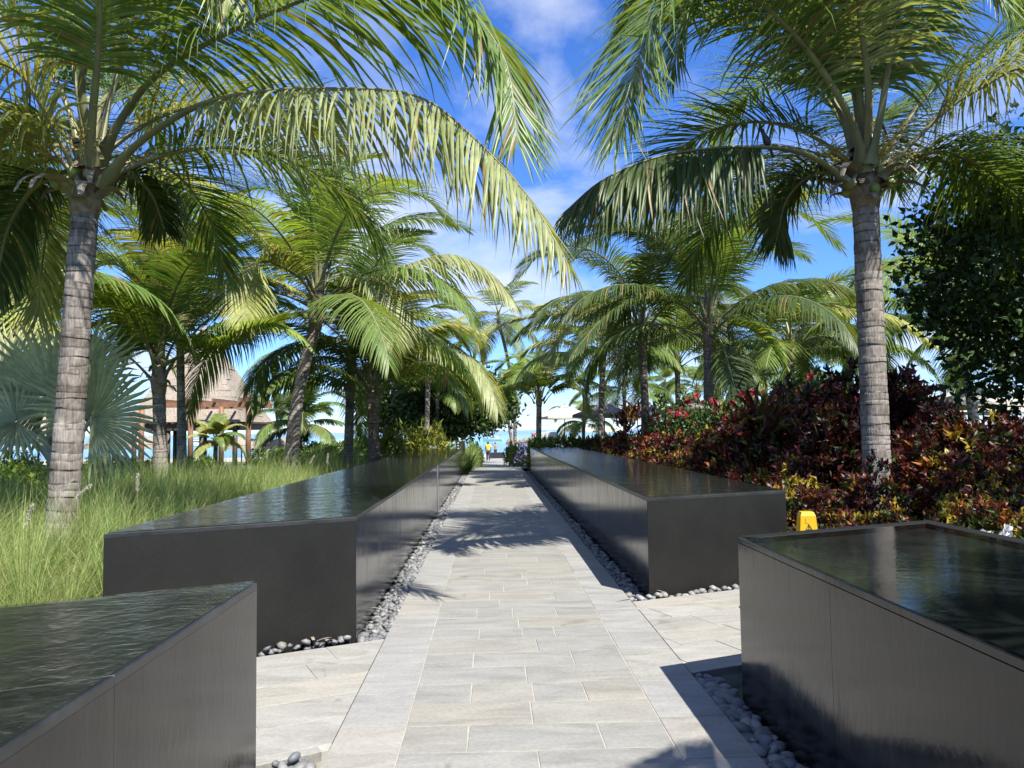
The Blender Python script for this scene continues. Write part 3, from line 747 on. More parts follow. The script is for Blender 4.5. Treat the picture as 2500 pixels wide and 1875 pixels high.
# right palm in the croton bed
R1T = px(2113, 500, 9.5); R1B = np.array([*px(2142, 1165, 9.5)[:2], .3])
palm('coconut palm standing among the dark red crotons, bird on its frond', R1B, R1T, .175, .155, [
    E([(2108, 420), (2100, 358), (2063, 264), (1972, 124), (1848, 0), (1730, -50), (1620, 20), (1555, 150), (1505, 335)], 9.3, 7.6, leaf=1.65, nl=139, hang=.5, pal='green', width=0.039, start=.25),
    E([(2075, 455), (2040, 420), (1987, 385), (1931, 366), (1870, 360), (1740, 362), (1600, 385), (1470, 440), (1375, 520)], 9.3, 8.4, leaf=1.23, nl=126, hang=1.25, pal='dark', width=0.039, start=.33, lift=-.9),
    E([(2105, 400), (2100, 226), (2089, 113), (2051, 0), (1960, -110), (1830, -130)], 9.4, 8.2, leaf=1.57, nl=123, hang=.5, pal='green', start=.25),
    E([(2125, 400), (2150, 280), (2170, 150), (2195, 0), (2260, -120), (2350, -130), (2430, -20)], 9.2, 8.0, leaf=1.57, nl=123, hang=.7, pal='green', start=.25),
    E([(2150, 440), (2183, 396), (2308, 271), (2402, 211), (2500, 165), (2620, 190), (2720, 300)], 9.3, 8.6, leaf=1.36, nl=123, hang=.8, pal='yellow', start=.28),
    E([(2150, 420), (2200, 320), (2270, 226), (2380, 150), (2500, 85), (2650, 100), (2760, 200)], 9.6, 9.8, leaf=1.36, nl=123, hang=.7, pal='green', start=.28),
    E([(2160, 450), (2187, 415), (2251, 377), (2327, 377), (2421, 422), (2510, 500), (2560, 600)], 9.7, 10.4, leaf=1.15, nl=113, hang=.8, pal='green', start=.22),
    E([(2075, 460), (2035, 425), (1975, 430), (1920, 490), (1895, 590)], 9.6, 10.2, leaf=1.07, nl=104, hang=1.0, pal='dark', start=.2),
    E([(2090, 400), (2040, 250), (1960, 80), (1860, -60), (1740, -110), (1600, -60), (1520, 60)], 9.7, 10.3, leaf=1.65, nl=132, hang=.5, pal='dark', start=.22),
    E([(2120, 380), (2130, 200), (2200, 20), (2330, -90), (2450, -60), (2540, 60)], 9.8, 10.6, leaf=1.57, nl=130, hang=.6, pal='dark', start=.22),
    E([(2110, 400), (2080, 200), (2010, 30), (1900, -80), (1760, -60), (1680, 40), (1640, 170)], 9.5, 8.8, leaf=1.57, nl=130, hang=.7, pal='green', start=.25),
    E([(2115, 400), (2120, 220), (2100, 50), (2080, -120), (2010, -200), (1900, -160)], 9.3, 7.4, leaf=1.57, nl=113, hang=1.0, pal='pale', start=.3),
    ], nr=7, L=3.9, leaf=1.44, nl=117, az_range=(-80, 80), els=(78, 25), seed=33, nuts=6, spath=4)

# ---- palms further along the walk (distance from trunk thickness and where they stand)
def stand(xb, yb, Y, xt, yt, dz=0.0):
    b = px(xb, yb, Y); b[2] = float(land(b[0], Y))+dz; return b, px(xt, yt, Y)
MID = dict(K=3, nl=88, width=.050, detail=2, hang=.8)
b, t = stand(712, 1168, 19.5, 770, 800)
palm('leaning coconut palm with pale swollen base behind the long block in the grass', b, t, .18, .15, [
    E([(770, 740), (735, 682), (660, 640), (622, 651), (603, 700), (600, 790)], 19.3, 16.8, leaf=1.42, nl=94, hang=.7, pal='yellow'),
    E([(800, 730), (880, 690), (1000, 645), (1100, 622), (1190, 660), (1250, 730)], 19.5, 18.2, leaf=1.73, nl=108, hang=1.2, pal='pale', lift=-.3),
    E([(790, 720), (830, 560), (900, 480), (1010, 470), (1100, 540)], 19.6, 20.5, leaf=1.47, nl=94, hang=.8, pal='green'),
    E([(770, 720), (740, 560), (670, 470), (580, 470), (510, 540)], 19.5, 19.5, leaf=1.47, nl=94, hang=.9, pal='green'),
    E([(780, 720), (790, 540), (830, 420), (910, 380)], 19.5, 19, leaf=1.47, nl=94, hang=.5, pal='lime'),
    E([(775, 720), (760, 520), (700, 400), (610, 370)], 19.5, 18.5, leaf=1.47, nl=94, hang=.6, pal='lime'),
    E([(760, 760), (700, 770), (600, 800), (480, 870)], 19.6, 20, leaf=1.35, nl=89, hang=.9, pal='lime'),
    E([(800, 750), (860, 700), (930, 720), (960, 830)], 19.2, 17.5, leaf=1.47, nl=89, hang=1.1, pal='pale'),
    ], nr=12, L=5.3, leaf=1.38, pal=('green', 'lime'), seed=41, bend=(-.35, 0), nuts=4, spath=2, **MID)
b, t = stand(394, 1141, 17.5, 388, 955)
palm('short coconut palm with upright bright fronds, stout trunk beside a slim grey one', b, t, .17, .14, [
    E([(390, 880), (385, 780), (372, 700), (362, 660)], 17.5, 16.8, leaf=1.30, nl=89, hang=.35, pal='lime'),
    E([(385, 860), (340, 720), (290, 650), (230, 660), (200, 740)], 17.5, 17, leaf=1.35, nl=89, hang=.8, pal='lime'),
    E([(395, 860), (430, 720), (480, 640), (540, 640), (580, 700)], 17.5, 17.5, leaf=1.35, nl=89, hang=.8, pal='lime'),
    E([(385, 880), (310, 800), (240, 790), (175, 850)], 17.5, 17, leaf=1.23, nl=81, hang=.8, pal='yellow'),
    E([(400, 890), (480, 850), (560, 840), (640, 800), (700, 770)], 17.4, 16.8, leaf=1.04, nl=81, hang=.5, pal='lime'),
    ], nr=8, L=3.8, leaf=1.14, pal=('lime', 'green'), els=(85, 58), seed=42, spath=1, **MID)
b, t = stand(446, 1130, 20, 440, 840)
palm('slim pale grey palm trunk in front of the thatched pavilion', b, t, .125, .10, [
    E([(440, 820), (400, 640), (420, 520), (500, 480), (600, 540), (680, 620)], 20, 18, leaf=1.47, nl=94, hang=.6, pal='yellow'),
    E([(430, 800), (330, 560), (310, 470), (400, 440), (520, 500), (620, 580), (690, 650)], 20, 18.5, leaf=1.43, nl=100, hang=.6, pal='pale'),
    E([(435, 820), (360, 600), (330, 480), (420, 430), (560, 490), (650, 620)], 20, 19, leaf=1.47, nl=94, hang=.7, pal='yellow')],
    nr=10, L=4.1, leaf=1.20, pal=('green', 'yellow'), els=(85, 45), seed=43, tint=(.32, .30, .275), **MID)
b, t = stand(849, 1100, 24, 857, 885)
palm('coconut palm with a straight dark trunk between the leaning palm and the stout one', b, t, .15, .13, [
    E([(870, 830), (943, 776), (1004, 791), (1060, 813), (1120, 851), (1166, 889), (1196, 938), (1215, 1000)], 23.8, 21.5, leaf=1.66, nl=102, hang=1.15, pal='pale', lift=-.2),
    E([(870, 820), (940, 770), (1015, 772), (1098, 787), (1158, 821), (1178, 870)], 24.2, 25, leaf=1.35, nl=94, hang=.8, pal='yellow'),
    E([(860, 820), (870, 680), (930, 600), (1020, 600), (1100, 680)], 24, 24, leaf=1.47, nl=94, hang=.8, pal='green')],
    nr=14, L=5.0, leaf=1.38, pal=('green', 'dark'), seed=44, spath=1, **MID)
b, t = stand(915, 1092, 22.5, 911, 1000)
palm('stout low coconut palm with ragged brown sheaths near the yellow-green shrub', b, t, .21, .16, [], nr=16, L=4.3, leaf=1.20, pal=('green', 'yellow'), seed=45, tint=(.2, .16, .125), els=(85, 42), **MID)
b, t = stand(1729, 1092, 22, 1730, 845)
palm('coconut palm with a dark trunk among the pink ixora flowers', b, t, .165, .14, [
    E([(1745, 790), (1800, 750), (1900, 738), (2000, 742), (2090, 752), (2190, 780), (2280, 840)], 22, 21, leaf=1.23, nl=105, hang=1.0, pal='yellow', lift=-.1),
    E([(1740, 800), (1780, 790), (1855, 815), (1912, 885)], 22, 21.6, leaf=1.17, nl=86, hang=.8, pal='lime'),
    E([(1735, 810), (1761, 835), (1785, 915), (1808, 1000)], 21.8, 21, leaf=1.11, nl=86, hang=.5, pal='dark'),
    E([(1725, 790), (1680, 660), (1600, 580), (1480, 570), (1380, 650)], 22, 20.5, leaf=1.61, nl=105, hang=.7, pal='dark'),
    E([(1730, 780), (1730, 600), (1690, 480), (1600, 430), (1480, 460)], 22, 21, leaf=1.61, nl=105, hang=.8, pal='dark'),
    E([(1735, 780), (1780, 620), (1850, 530), (1960, 520), (2050, 600)], 22, 22.5, leaf=1.47, nl=94, hang=.7, pal='green'),
    E([(1730, 780), (1745, 580), (1760, 420), (1740, 300), (1690, 260)], 22, 21.5, leaf=1.47, nl=94, hang=.5, pal='lime'),
    E([(1725, 800), (1660, 740), (1570, 730), (1480, 770), (1400, 860)], 21.6, 19.5, leaf=1.35, nl=94, hang=1.0, pal='dark'),
    ], nr=11, L=5.2, leaf=1.38, pal=('dark', 'green'), els=(85, 22), seed=46, nuts=3, spath=2, **MID)
b, t = stand(1571, 1096, 26, 1567, 860)
palm('coconut palm with a straight black-ringed trunk beside the cordyline plants', b, t, .155, .135, [
    E([(1560, 810), (1540, 755), (1475, 748), (1400, 783), (1354, 836), (1335, 900)], 25.8, 23.5, leaf=1.42, nl=99, hang=.95, pal='yellow'),
    E([(1560, 810), (1480, 760), (1373, 765), (1268, 783), (1211, 806), (1182, 850)], 26, 25, leaf=1.30, nl=99, hang=.7, pal='yellow'),
    E([(1560, 800), (1520, 680), (1440, 610), (1340, 610), (1260, 680)], 26, 24, leaf=1.61, nl=99, hang=.8, pal='dark'),
    E([(1570, 800), (1590, 660), (1640, 570), (1720, 560), (1790, 620)], 26, 26, leaf=1.47, nl=94, hang=.8, pal='dark')],
    nr=13, L=5.2, leaf=1.38, pal=('dark', 'green'), els=(85, 28), seed=47, bend=(.15, 0), tint=(.18, .16, .14), spath=1, **MID)
b, t = stand(1313, 1060, 38, 1316, 990)
palm('young coconut palm with broad arching fronds at the end of the walk', b, t, .15, .13, [E(p, 38, y1, leaf=1.25, nl=84, hang=.75, pal=c, width=.055, start=.22) for p, y1, c in (
    ([(1305, 985), (1291, 965), (1252, 945), (1206, 950)], 37, 'lime'), ([(1318, 975), (1312, 935), (1304, 908), (1285, 902), (1252, 935)], 36, 'lime'), ([(1312, 975), (1312, 930), (1316, 880), (1325, 840)], 38, 'lime'),
    ([(1326, 980), (1345, 945), (1370, 926), (1403, 922), (1438, 960)], 38, 'lime'), ([(1328, 985), (1350, 958), (1380, 946), (1417, 958), (1435, 1005)], 37, 'yellow'), ([(1322, 970), (1338, 925), (1360, 900), (1392, 893), (1428, 912)], 39, 'lime'),
    ([(1310, 970), (1300, 920), (1282, 887), (1252, 874), (1217, 898)], 39, 'lime'), ([(1306, 975), (1285, 930), (1258, 915), (1225, 930)], 38, 'yellow'))],
    nr=7, L=3.6, leaf=1.1, pal=('green', 'lime'), els=(85, 50), seed=48, K=3, nl=76, width=.055, detail=1)
FAR = dict(K=3, nl=66, width=.062, detail=1)
for i, (xb, yb, Y, xt, yt, rr, L, nrf, lab, kw) in enumerate([
    (1463, 1070, 33, 1471, 905, .15, 3.8, 14, 'coconut palm with a pale lower trunk behind the shade-darkened umbrella', dict(els=(85, 32))),
    (1655, 1030, 35, 1654, 912, .15, 4.0, 14, 'coconut palm between the shade-darkened umbrella and the black-ringed trunk', dict(els=(85, 32))),
    (1916, 985, 28, 1930, 880, .15, 3.9, 15, 'coconut palm rising behind the big cream umbrella, trunk dark and ringed', {}),
    (1992, 970, 38, 1958, 855, .12, 3.6, 13, 'palm with slim curved grey trunk behind the big cream umbrella', dict(bend=(.5, 0), tint=(.33, .31, .285))),
    (2380, 1040, 24, 2330, 790, .17, 4.4, 15, 'coconut palm with pale grey trunk in front of the white canopy', dict(tint=(.33, .31, .285), bend=(.3, 0))),
    (2434, 1030, 30, 2450, 830, .16, 4.2, 12, 'second pale grey palm trunk in front of the white canopy', dict(tint=(.33, .31, .285))),
    (1254, 1073, 60, 1218, 790, .15, 4.2, 14, 'very tall slim palm standing far down the walk', dict(els=(70, -35), bend=(1.0, 0))),
    (1039, 1030, 40, 1045, 935, .15, 3.8, 12, 'palm with grey ringed trunk in front of the sea grape tree', dict(els=(85, 35))),
    (1071, 1080, 42, 1068, 990, .10, 2.6, 9, 'thin palm with upright stalks in front of the sea grape tree', dict(els=(85, 40))),
    (690, 1060, 70, 672, 985, .15, 3.0, 13, 'small distant palm between pavilion roof and leaning palm', {}),
    (1620, 1010, 75, 1622, 950, .14, 3.0, 13, 'small distant palm seen between two trunks above the umbrellas', {}),
    (1524, 1000, 55, 1524, 968, .16, 4.2, 15, 'far palm with full green crown behind the cream umbrella', {}),
    (1422, 1060, 60, 1425, 1040, .16, 2.6, 14, 'low palm crown under the umbrella rims by the sea', dict(els=(75, 0))),
    (1867, 985, 48, 1868, 960, .16, 3.6, 14, 'far palm with green crown left of the big cream umbrella', {}),
    (1945, 985, 52, 1945, 930, .15, 3.6, 13, 'far palm crown between the dark ringed trunk and the curved one', {}),
    (-40, 1100, 15, -60, 760, .17, 4.0, 14, 'coconut palm whose fronds reach in above the silver fan palm', {}),
    (-260, 1100, 21, -120, 840, .17, 4.2, 12, 'coconut palm whose yellowing fronds hang behind the tall left palm', {}),
    (130, 1090, 26, 120, 830, .16, 4.2, 14, 'coconut palm behind the silver fan palm, crown of lime fronds', {}),
    (525, 1090, 30, 527, 1085, .10, 1.25, 11, 'young stemless palm with yellow fronds before the pavilion columns', dict(els=(80, 15))),
    (1264, 1070, 55, 1240, 960, .12, 2.4, 9, 'thin palm with curved pale trunk beside the tall slim palm', dict(bend=(-.5, 0), tint=(.33, .31, .28))),
    (730, 1075, 34, 735, 1050, .1, 2.4, 14, 'bushy feather palm behind the leaning trunk', dict(els=(85, 5))),
    (1700, 985, 62, 1702, 965, .15, 3.4, 12, 'distant palm crown behind the pink ixora hedge', {}),
    (2060, 985, 34, 2065, 850, .15, 4.0, 14, 'coconut palm partly hidden behind the croton palm trunk', {}),
    (1795, 1000, 40, 1790, 860, .14, 3.8, 13, 'coconut palm behind the hanging dark frond over the ixora', {}),
    ]):
    b, t = stand(xb, yb, Y, xt, yt)
    pal = [('green', 'yellow'), ('green', 'lime'), ('dark', 'green')][i % 3]
    palm(lab, b, t, rr, rr*.85, [], nr=nrf+2, L=L*1.12, leaf=L*.33, pal=pal, seed=60+i, hang=.75, group=None, **{**FAR, **kw})

palm('coconut palm near the rimmed block whose fronds shade the path', (5.3, -2.0, .3), (5.2, -1.9, 4.4), .17, .14, [], nr=11, L=3.7, leaf=.95, pal=('green', 'lime'), seed=95, K=3, nl=70, width=.045, detail=2)

# ------------------------------------------------------------------ leafy plants
def leaf_cloud(P, D, size, cols, aspect=.45, curl=.25, r=rng):
    """P leaf bases, D leaf directions; curled four-triangle leaves"""
    n = len(P); D = unit(D); A = r.normal(size=(n, 3)); Wd = unit(np.cross(D, A)); N = np.cross(D, Wd)
    s = size*r.uniform(.7, 1.25, n); s = s[:, None]; a = aspect*.5
    b = P; m_ = P+D*s*.5+N*s*.05; t = P+D*s-N*s*curl*r.uniform(.2, 1.6, (n, 1)); l = P+D*s*.48-Wd*s*a+N*s*.13; rr = P+D*s*.48+Wd*s*a+N*s*.13
    V = np.stack([b, m_, t, l, rr], 1).reshape(-1, 3); k = (np.arange(n)*5)[:, None, None]
    T = (k+np.array([[0, 4, 1], [0, 1, 3], [1, 4, 2], [1, 2, 3]])[None]).reshape(-1, 3)
    C = np.repeat(cols, 5, 0); return V, T, C

def dome_points(n, rx, ry, rz, z0=.0, shell=.55, r=rng, lump=.18):
    d = unit(r.normal(size=(n, 3))); d[:, 2] = np.abs(d[:, 2])*np.where(r.random(n) < .12, -.3, 1); f = r.uniform(shell, 1, n)**.6
    ph = r.uniform(0, 6.28, 6); f = f*(1+lump*(np.sin(5*d[:, 0]+ph[0])+np.sin(5*d[:, 1]+ph[1])+np.sin(6*d[:, 2]+ph[2]))/1.6)
    return d*f[:, None]*np.array([rx, ry, rz])+np.array([0, 0, z0]), d

def bush_mesh(n_cl, per, rx, ry, rz, size, palette, aspect=.45, up=.5, spread=.7, seed=1, z0=0.1, shell=.55, curl=.25, weights=None):
    r = np.random.default_rng(seed); C0, D0 = dome_points(n_cl, rx, ry, rz, z0, shell, r)
    pal = np.array(palette); ci = r.choice(len(pal), n_cl, p=weights); base = np.repeat(C0, per, 0)
    d = np.repeat(unit(D0*.8+np.array([0, 0, up])), per, 0)+r.normal(0, spread, (n_cl*per, 3))
    P = base+r.normal(0, size*.35, base.shape); mixc = np.where(r.random(n_cl*per) < .86, np.repeat(ci, per), r.choice(len(pal), n_cl*per, p=weights))
    cols = pal[mixc]*r.uniform(.75, 1.25, (n_cl*per, 1))
    return leaf_cloud(P, d, size, cols, aspect, curl, r)

def stems_mesh(rx, ry, rz, n, seed, mat, rad=.012, z0=0.0):
    r = np.random.default_rng(seed); mb = MB()
    for _ in range(n):
        a = r.uniform(0, 6.28); q = r.uniform(.3, .9); e = np.array([math.cos(a)*rx*q, math.sin(a)*ry*q, z0+rz*r.uniform(.6, .9)])
        mb.tube([(e[0]*.12, e[1]*.12, -.08), (e[0]*.5, e[1]*.5, e[2]*.55), e], [rad, rad*.8, rad*.4], 5, False)
    return mb

BUSH = {}
def bush_proto(key, dims, n_cl, per, size, palette, n_var=3, mat='shrub_leaf', stems=10, seed=100, **kw):
    out = []
    for v in range(n_var):
        V, T, C = bush_mesh(n_cl, per, *dims, size, palette, seed=seed+v, **kw)
        fm = mesh_np('foliage', V, tris=T, col=C, mats=[M[mat]])
        mb = stems_mesh(*dims, stems, seed+v, M['bark']); sm = bpy.data.meshes.new('stems'); sm.from_pydata(mb.v, [], mb.f); sm.materials.append(M['bark']); sm.update()
        out.append((fm, sm))
    BUSH[key] = out
def bush(key, name, label, cat, loc, scale=(1, 1, 1), group=None, var=None):
    v = rnd.randrange(len(BUSH[key])) if var is None else var; fm, sm = BUSH[key][v]
    o = thing(name, label, cat, loc, group, rnd.uniform(0, 6.28)); o.scale = scale
    add('foliage', fm, o); add('stems', sm, o); return o
def at(xp, yp, Y, dz=0): p = px(xp, yp, Y); return (p[0], Y, float(land(p[0], Y))+dz)

CRO = [(.055, .010, .010), (.11, .022, .013), (.028, .008, .008), (.045, .065, .014), (.26, .19, .02), (.27, .085, .015), (.024, .036, .010)]
bush_proto('croton_red', (.52, .52, .8), 230, 14, .082, CRO, 4, seed=200, aspect=.44, up=.9, spread=.6, curl=.55, weights=[.23, .16, .17, .12, .09, .10, .13])
bush_proto('croton_tall', (.85, .85, 1.55), 620, 11, .105, [(.040, .007, .007), (.06, .012, .009), (.022, .007, .007), (.025, .032, .009), (.10, .035, .01)], 3, seed=210, aspect=.5, up=.6, curl=.5, shell=.5, weights=[.32, .18, .28, .14, .08])  # palette darkened to paint in the shade at the back of the bed
bush_proto('croton_gold', (.5, .5, .7), 230, 14, .08, CRO, 3, seed=220, aspect=.46, up=.9, spread=.6, curl=.55, weights=[.12, .14, .08, .2, .22, .12, .12])
bush_proto('cordyline', (.2, .2, .28), 7, 15, .34, [(.10, .02, .03), (.20, .045, .02), (.06, .015, .02), (.14, .12, .02)], 2, seed=240, aspect=.22, up=.6, spread=.55, stems=5, shell=.3, z0=1.35)
bush_proto('ixora', (.8, .8, 1.5), 420, 10, .10, [(.045, .09, .02), (.07, .12, .025), (.03, .06, .015)], 2, seed=260, aspect=.45)
bush_proto('lime_shrub', (.55, .55, .6), 220, 8, .085, [(.13, .20, .025), (.20, .26, .03), (.08, .15, .02)], 3, seed=280, aspect=.55, up=.8)
bush_proto('mango_shrub', (.8, .8, 1.05), 190, 9, .20, [(.10, .14, .025), (.19, .21, .03), (.055, .09, .02), (.27, .25, .04)], 2, seed=300, aspect=.24, up=.1, spread=.55)
bush_proto('hedge', (.55, .45, .5), 260, 9, .075, [(.075, .125, .022), (.11, .165, .03), (.045, .08, .018)], 2, seed=320, aspect=.55)
bush_proto('lavender', (.6, .6, .7), 190, 8, .07, [(.10, .12, .07), (.13, .14, .09), (.07, .09, .05)], 1, seed=340, aspect=.3)

def flowers(o, n, rx, ry, rz, size, col, seed, per=14, ball=.05, name='flower_head', z0=.12, split=True):
    """flower heads set on the outer surface of a bush"""
    r = np.random.default_rng(seed); P, D = dome_points(n, rx, ry, rz, z0, .97, r, .1); P = P[D[:, 2] > .05]; D = D[D[:, 2] > .05]
    VV, TT, CC = [], [], []; c0 = 0
    for p, d in zip(P, D):
        dd = unit(d+r.normal(0, .7, (per, 3))); pp = p+dd*ball*.5; cols = np.array(col)*r.uniform(.8, 1.2, (per, 1))
        V, T, C = leaf_cloud(pp*.35+p*.65, dd+r.normal(0, .5, dd.shape), size*1.6, cols, .8, .1, r); VV.append(V); TT.append(T+c0); CC.append(C); c0 += len(V)
    if split:
        for V, T, C in zip(VV, TT, CC): add(name, mesh_np(name, V, tris=T-T.min(), col=C, mats=[M['petal']]), o)
    else: add(name, mesh_np(name, np.vstack(VV), tris=np.vstack(TT), col=np.vstack(CC), mats=[M['petal']]), o)['kind'] = 'stuff'

# croton bed on the right: low gold rows near, tall ones with shade painted into their leaves behind
CG = 'crotons massed along the right-hand bed'
def croton_row(xs, ys, sc, key, label, jit=.18, step=.72):
    n = max(2, int(math.hypot(xs[1]-xs[0], ys[1]-ys[0])/step))
    for i in range(n+1):
        t = i/n; x = xs[0]+(xs[1]-xs[0])*t+rnd.uniform(-jit, jit); yy = ys[0]+(ys[1]-ys[0])*t+rnd.uniform(-jit, jit); s = sc*rnd.uniform(.8, 1.2); kq = 'croton_gold' if key == 'croton_red' and rnd.random() < .22 else key
        if math.hypot(x-R1B[0], yy-R1B[1]) < .35: continue
        bush(kq, 'croton_bush', label, 'shrub', (x, yy, float(land(x, yy))-.05), (s, s, s*rnd.uniform(.9, 1.1)), CG)
LOW, RED, TALL = 'low gold and green croton bush at the front of the bed', 'dark red croton bush beside the long block', 'tall red croton bush with shade-darkened leaves at the back of the bed'
croton_row((3.75, 7.4), (6.9, 7.8), .72, 'croton_gold', LOW); croton_row((4.0, 7.5), (7.7, 8.5), .85, 'croton_gold', LOW)
croton_row((4.5, 7.2), (6.15, 6.5), .62, 'croton_gold', 'small gold and orange croton bush behind the rimmed block'); croton_row((3.75, 6.9), (3.2, 5.2), .6, 'croton_gold', 'small gold and orange croton bush beside the rimmed block')
croton_row((3.6, 7.8), (8.4, 9.4), 1.0, 'croton_red', 'dark red croton bush just behind the low gold crotons'); croton_row((3.8, 8.6), (9.6, 10.4), 1.25, 'croton_red', 'dark red croton bush beside the foot of the croton palm')
croton_row((3.6, 3.65), (9.4, 28.5), 1.0, 'croton_red', 'dark red croton bush leaning on the edge of the long block', step=.8); croton_row((4.3, 4.5), (10.6, 28), 1.3, 'croton_red', 'dark red croton bush one row back from the long block', step=.95)
croton_row((5.0, 6.3), (11.1, 11.4), 1.12, 'croton_tall', TALL, step=.7); croton_row((6.9, 9.6), (11.4, 11.9), .80, 'croton_tall', 'broad croton bush with shade-darkened leaves under the dark tree', step=.9)
croton_row((5.2, 6.0), (13, 27), 1.45, 'croton_red', 'dark red croton bush next to the pink flowering bushes', step=1.1)
# flowering and spiky plants in the same bed
for (xp, Y, s, where) in ((1690, 19.5, 1.08, 0), (1640, 21, 1.05, 0), (1760, 18.5, 1.05, 0), (1930, 14.6, 1.1, 1), (1985, 14.2, 1.12, 1), (2020, 15.2, 1.15, 1), (1890, 15.4, 1.08, 1), (2190, 13.9, 1.12, 2), (1840, 17, 1.08, 1)):
    o = bush('ixora', 'ixora_bush', ('bush of coral pink flower heads round the foot of the dark ringed palm', 'bush of coral pink flower heads in front of the big cream umbrella', 'bush with a few coral pink flowers behind the croton palm trunk')[where], 'shrub', at(xp, 1000, Y, -.05), (s, s, s*1.16), 'pink flowering bushes in the right-hand bed')
    flowers(o, 60, .8, .8, 1.5, .045, (.50, .06, .085), 500+xp, per=22, ball=.10)
for (xp, Y, s) in ((1844, 12.4, 1.02), (1890, 12.2, .9), (1525, 27, 1.05), (1545, 27.5, 1.2)):
    bush('cordyline', 'cordyline_plant', 'spiky cordyline with long upright red and yellow leaves above the crotons', 'plant', at(xp, 1000, Y, 0), (s, s, s), 'cordylines in the right-hand bed')

# broad-leaved trees
def tree(name, label, base, crown, radii, n_cl, per, size, palette, seed, trunk_r=.12, limbs=7, aspect=.55, shell=.25, curl=.3, up=.2):
    r = np.random.default_rng(seed); o = thing(name, label, 'tree', base); b = np.asarray(base, float); c = np.asarray(crown, float)-b
    d = unit(r.normal(size=(n_cl, 3))); f = r.uniform(shell, 1, n_cl)**.45; ph = r.uniform(0, 6.28, 6)
    f = f*(1+.17*np.sin(4*d[:, 0]+ph[0])+.15*np.sin(4.5*d[:, 2]+ph[1])+.14*np.sin(5*d[:, 1]+ph[2]))
    C0 = d*f[:, None]*np.array(radii)+c; pal = np.array(palette); ci = r.integers(0, len(pal), n_cl)
    P = np.repeat(C0, per, 0)+r.normal(0, size*.9, (n_cl*per, 3)); D = np.repeat(d*.6+np.array([0, 0, up]), per, 0)+r.normal(0, .75, P.shape)
    cols = pal[np.repeat(ci, per)]*r.uniform(.7, 1.3, (n_cl*per, 1)); V, T, C = leaf_cloud(P, D, size, cols, aspect, curl, r)
    mb = MB(); fork = c*np.array([.55, .55, .45]); mb.tube(spline([(0, 0, -.2), fork*.5+r.normal(0, .08, 3)*[1, 1, 0], fork], 8), list(np.linspace(trunk_r*1.25, trunk_r*.8, 8)), 10)
    for k in range(limbs):
        e = C0[int(r.integers(n_cl))]; mid = (fork+e)/2+r.normal(0, .15, 3); mb.tube(spline([fork*.9, mid, e], 8), list(np.linspace(trunk_r*.6, trunk_r*.12, 8)), 6, False)
    mb.build('trunk', M['bark'], o, smooth=True); add('crown', mesh_np('crown', V, tris=T, col=C, mats=[M['shrub_leaf']]), o); return o
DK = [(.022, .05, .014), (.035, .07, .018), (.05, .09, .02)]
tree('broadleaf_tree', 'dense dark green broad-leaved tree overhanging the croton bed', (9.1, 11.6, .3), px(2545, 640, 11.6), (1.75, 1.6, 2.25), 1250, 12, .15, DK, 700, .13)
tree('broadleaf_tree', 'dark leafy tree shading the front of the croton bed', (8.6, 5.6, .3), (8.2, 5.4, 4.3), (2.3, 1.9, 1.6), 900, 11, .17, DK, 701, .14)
SG = [(.045, .085, .02), (.065, .115, .026), (.03, .055, .015)]
c = px(1105, 985, 45); tree('sea_grape_tree', 'rounded dark sea grape tree with low spreading crown beside the walk', (px(1076, 1060, 45)[0], 45, float(land(-3, 45))), c, (3.6, 3.0, 2.0), 1700, 10, .30, SG, 702, .22, up=.5)
c = px(960, 965, 48); tree('sea_grape_tree', 'leafy green tree behind the stout low palm, joining the sea grape', (c[0]-.4, 48, float(land(c[0], 48))), c, (3.0, 2.6, 2.3), 1100, 10, .30, SG, 703, .2, up=.5)
for (xp, yp, Y, s, lab) in ((945, 1050, 27, 1.15, 'yellow-leaved mango shrub against the stout low palm'), (1030, 1050, 29, 1.55, 'large yellow-green drooping shrub at the far end of the grass'), (1010, 1050, 30.5, 1.2, 'smaller yellow-green shrub behind the large drooping one')):
    bush('mango_shrub', 'mango_shrub', lab, 'shrub', at(xp, yp, Y, 0), (s*.85, s*.85, s))
for (xp, Y, s) in ((-20, 13.5, 1.35), (30, 14.2, 1.2), (75, 14.6, 1.1), (10, 16, 1.3), (110, 15.5, 1.0), (270, 24, 1.1), (310, 23.5, 1.0), (355, 23, .95), (235, 24.5, 1.1), (60, 19, 1.2), (460, 26, .9), (500, 27, .9)):
    bush('lime_shrub', 'lime_shrub', 'bright lime green shrub at the foot of the silver fan palm' if xp < 200 else 'bright lime green shrub in front of the thatched pavilion', 'shrub', at(xp, 1100, Y, -.1), (s, s, s), 'lime green shrubs behind the grass')
for (xp, Y, s) in ((680, 31, 1.5), (720, 33, 1.6), (790, 32, 1.6), (830, 33, 1.8), (770, 36, 2.0), (880, 34, 2.0), (910, 36, 2.2), (650, 36, 1.4), (870, 30, 1.5), (940, 33, 1.6)):
    bush('hedge', 'green_shrub', 'mid green rounded shrub among the far palm trunks', 'shrub', at(xp, 1060, Y, -.1), (s, s, s), 'green shrubs among the far palms')
for i in range(5):
    bush('hedge', 'clipped_hedge', 'clipped green hedge across the end of the right-hand block', 'hedge', (1.9+i*.72, 30.6, -.05), (1.0, 1.1, 2.3), 'hedge plants at the block end')
for (xp, yp, Y, s) in ((1248, 1100, 41, 1.3), (1262, 1100, 38, 1.3), (1158, 1100, 38, 1.35), (1160, 1100, 46, 1.4)):
    bush('lime_shrub', 'rounded_shrub', 'rounded bright green shrub edging the end of the walk', 'shrub', at(xp, yp, Y, 0), (s*.6, s*.6, s*1.25), 'shrubs edging the end of the walk')
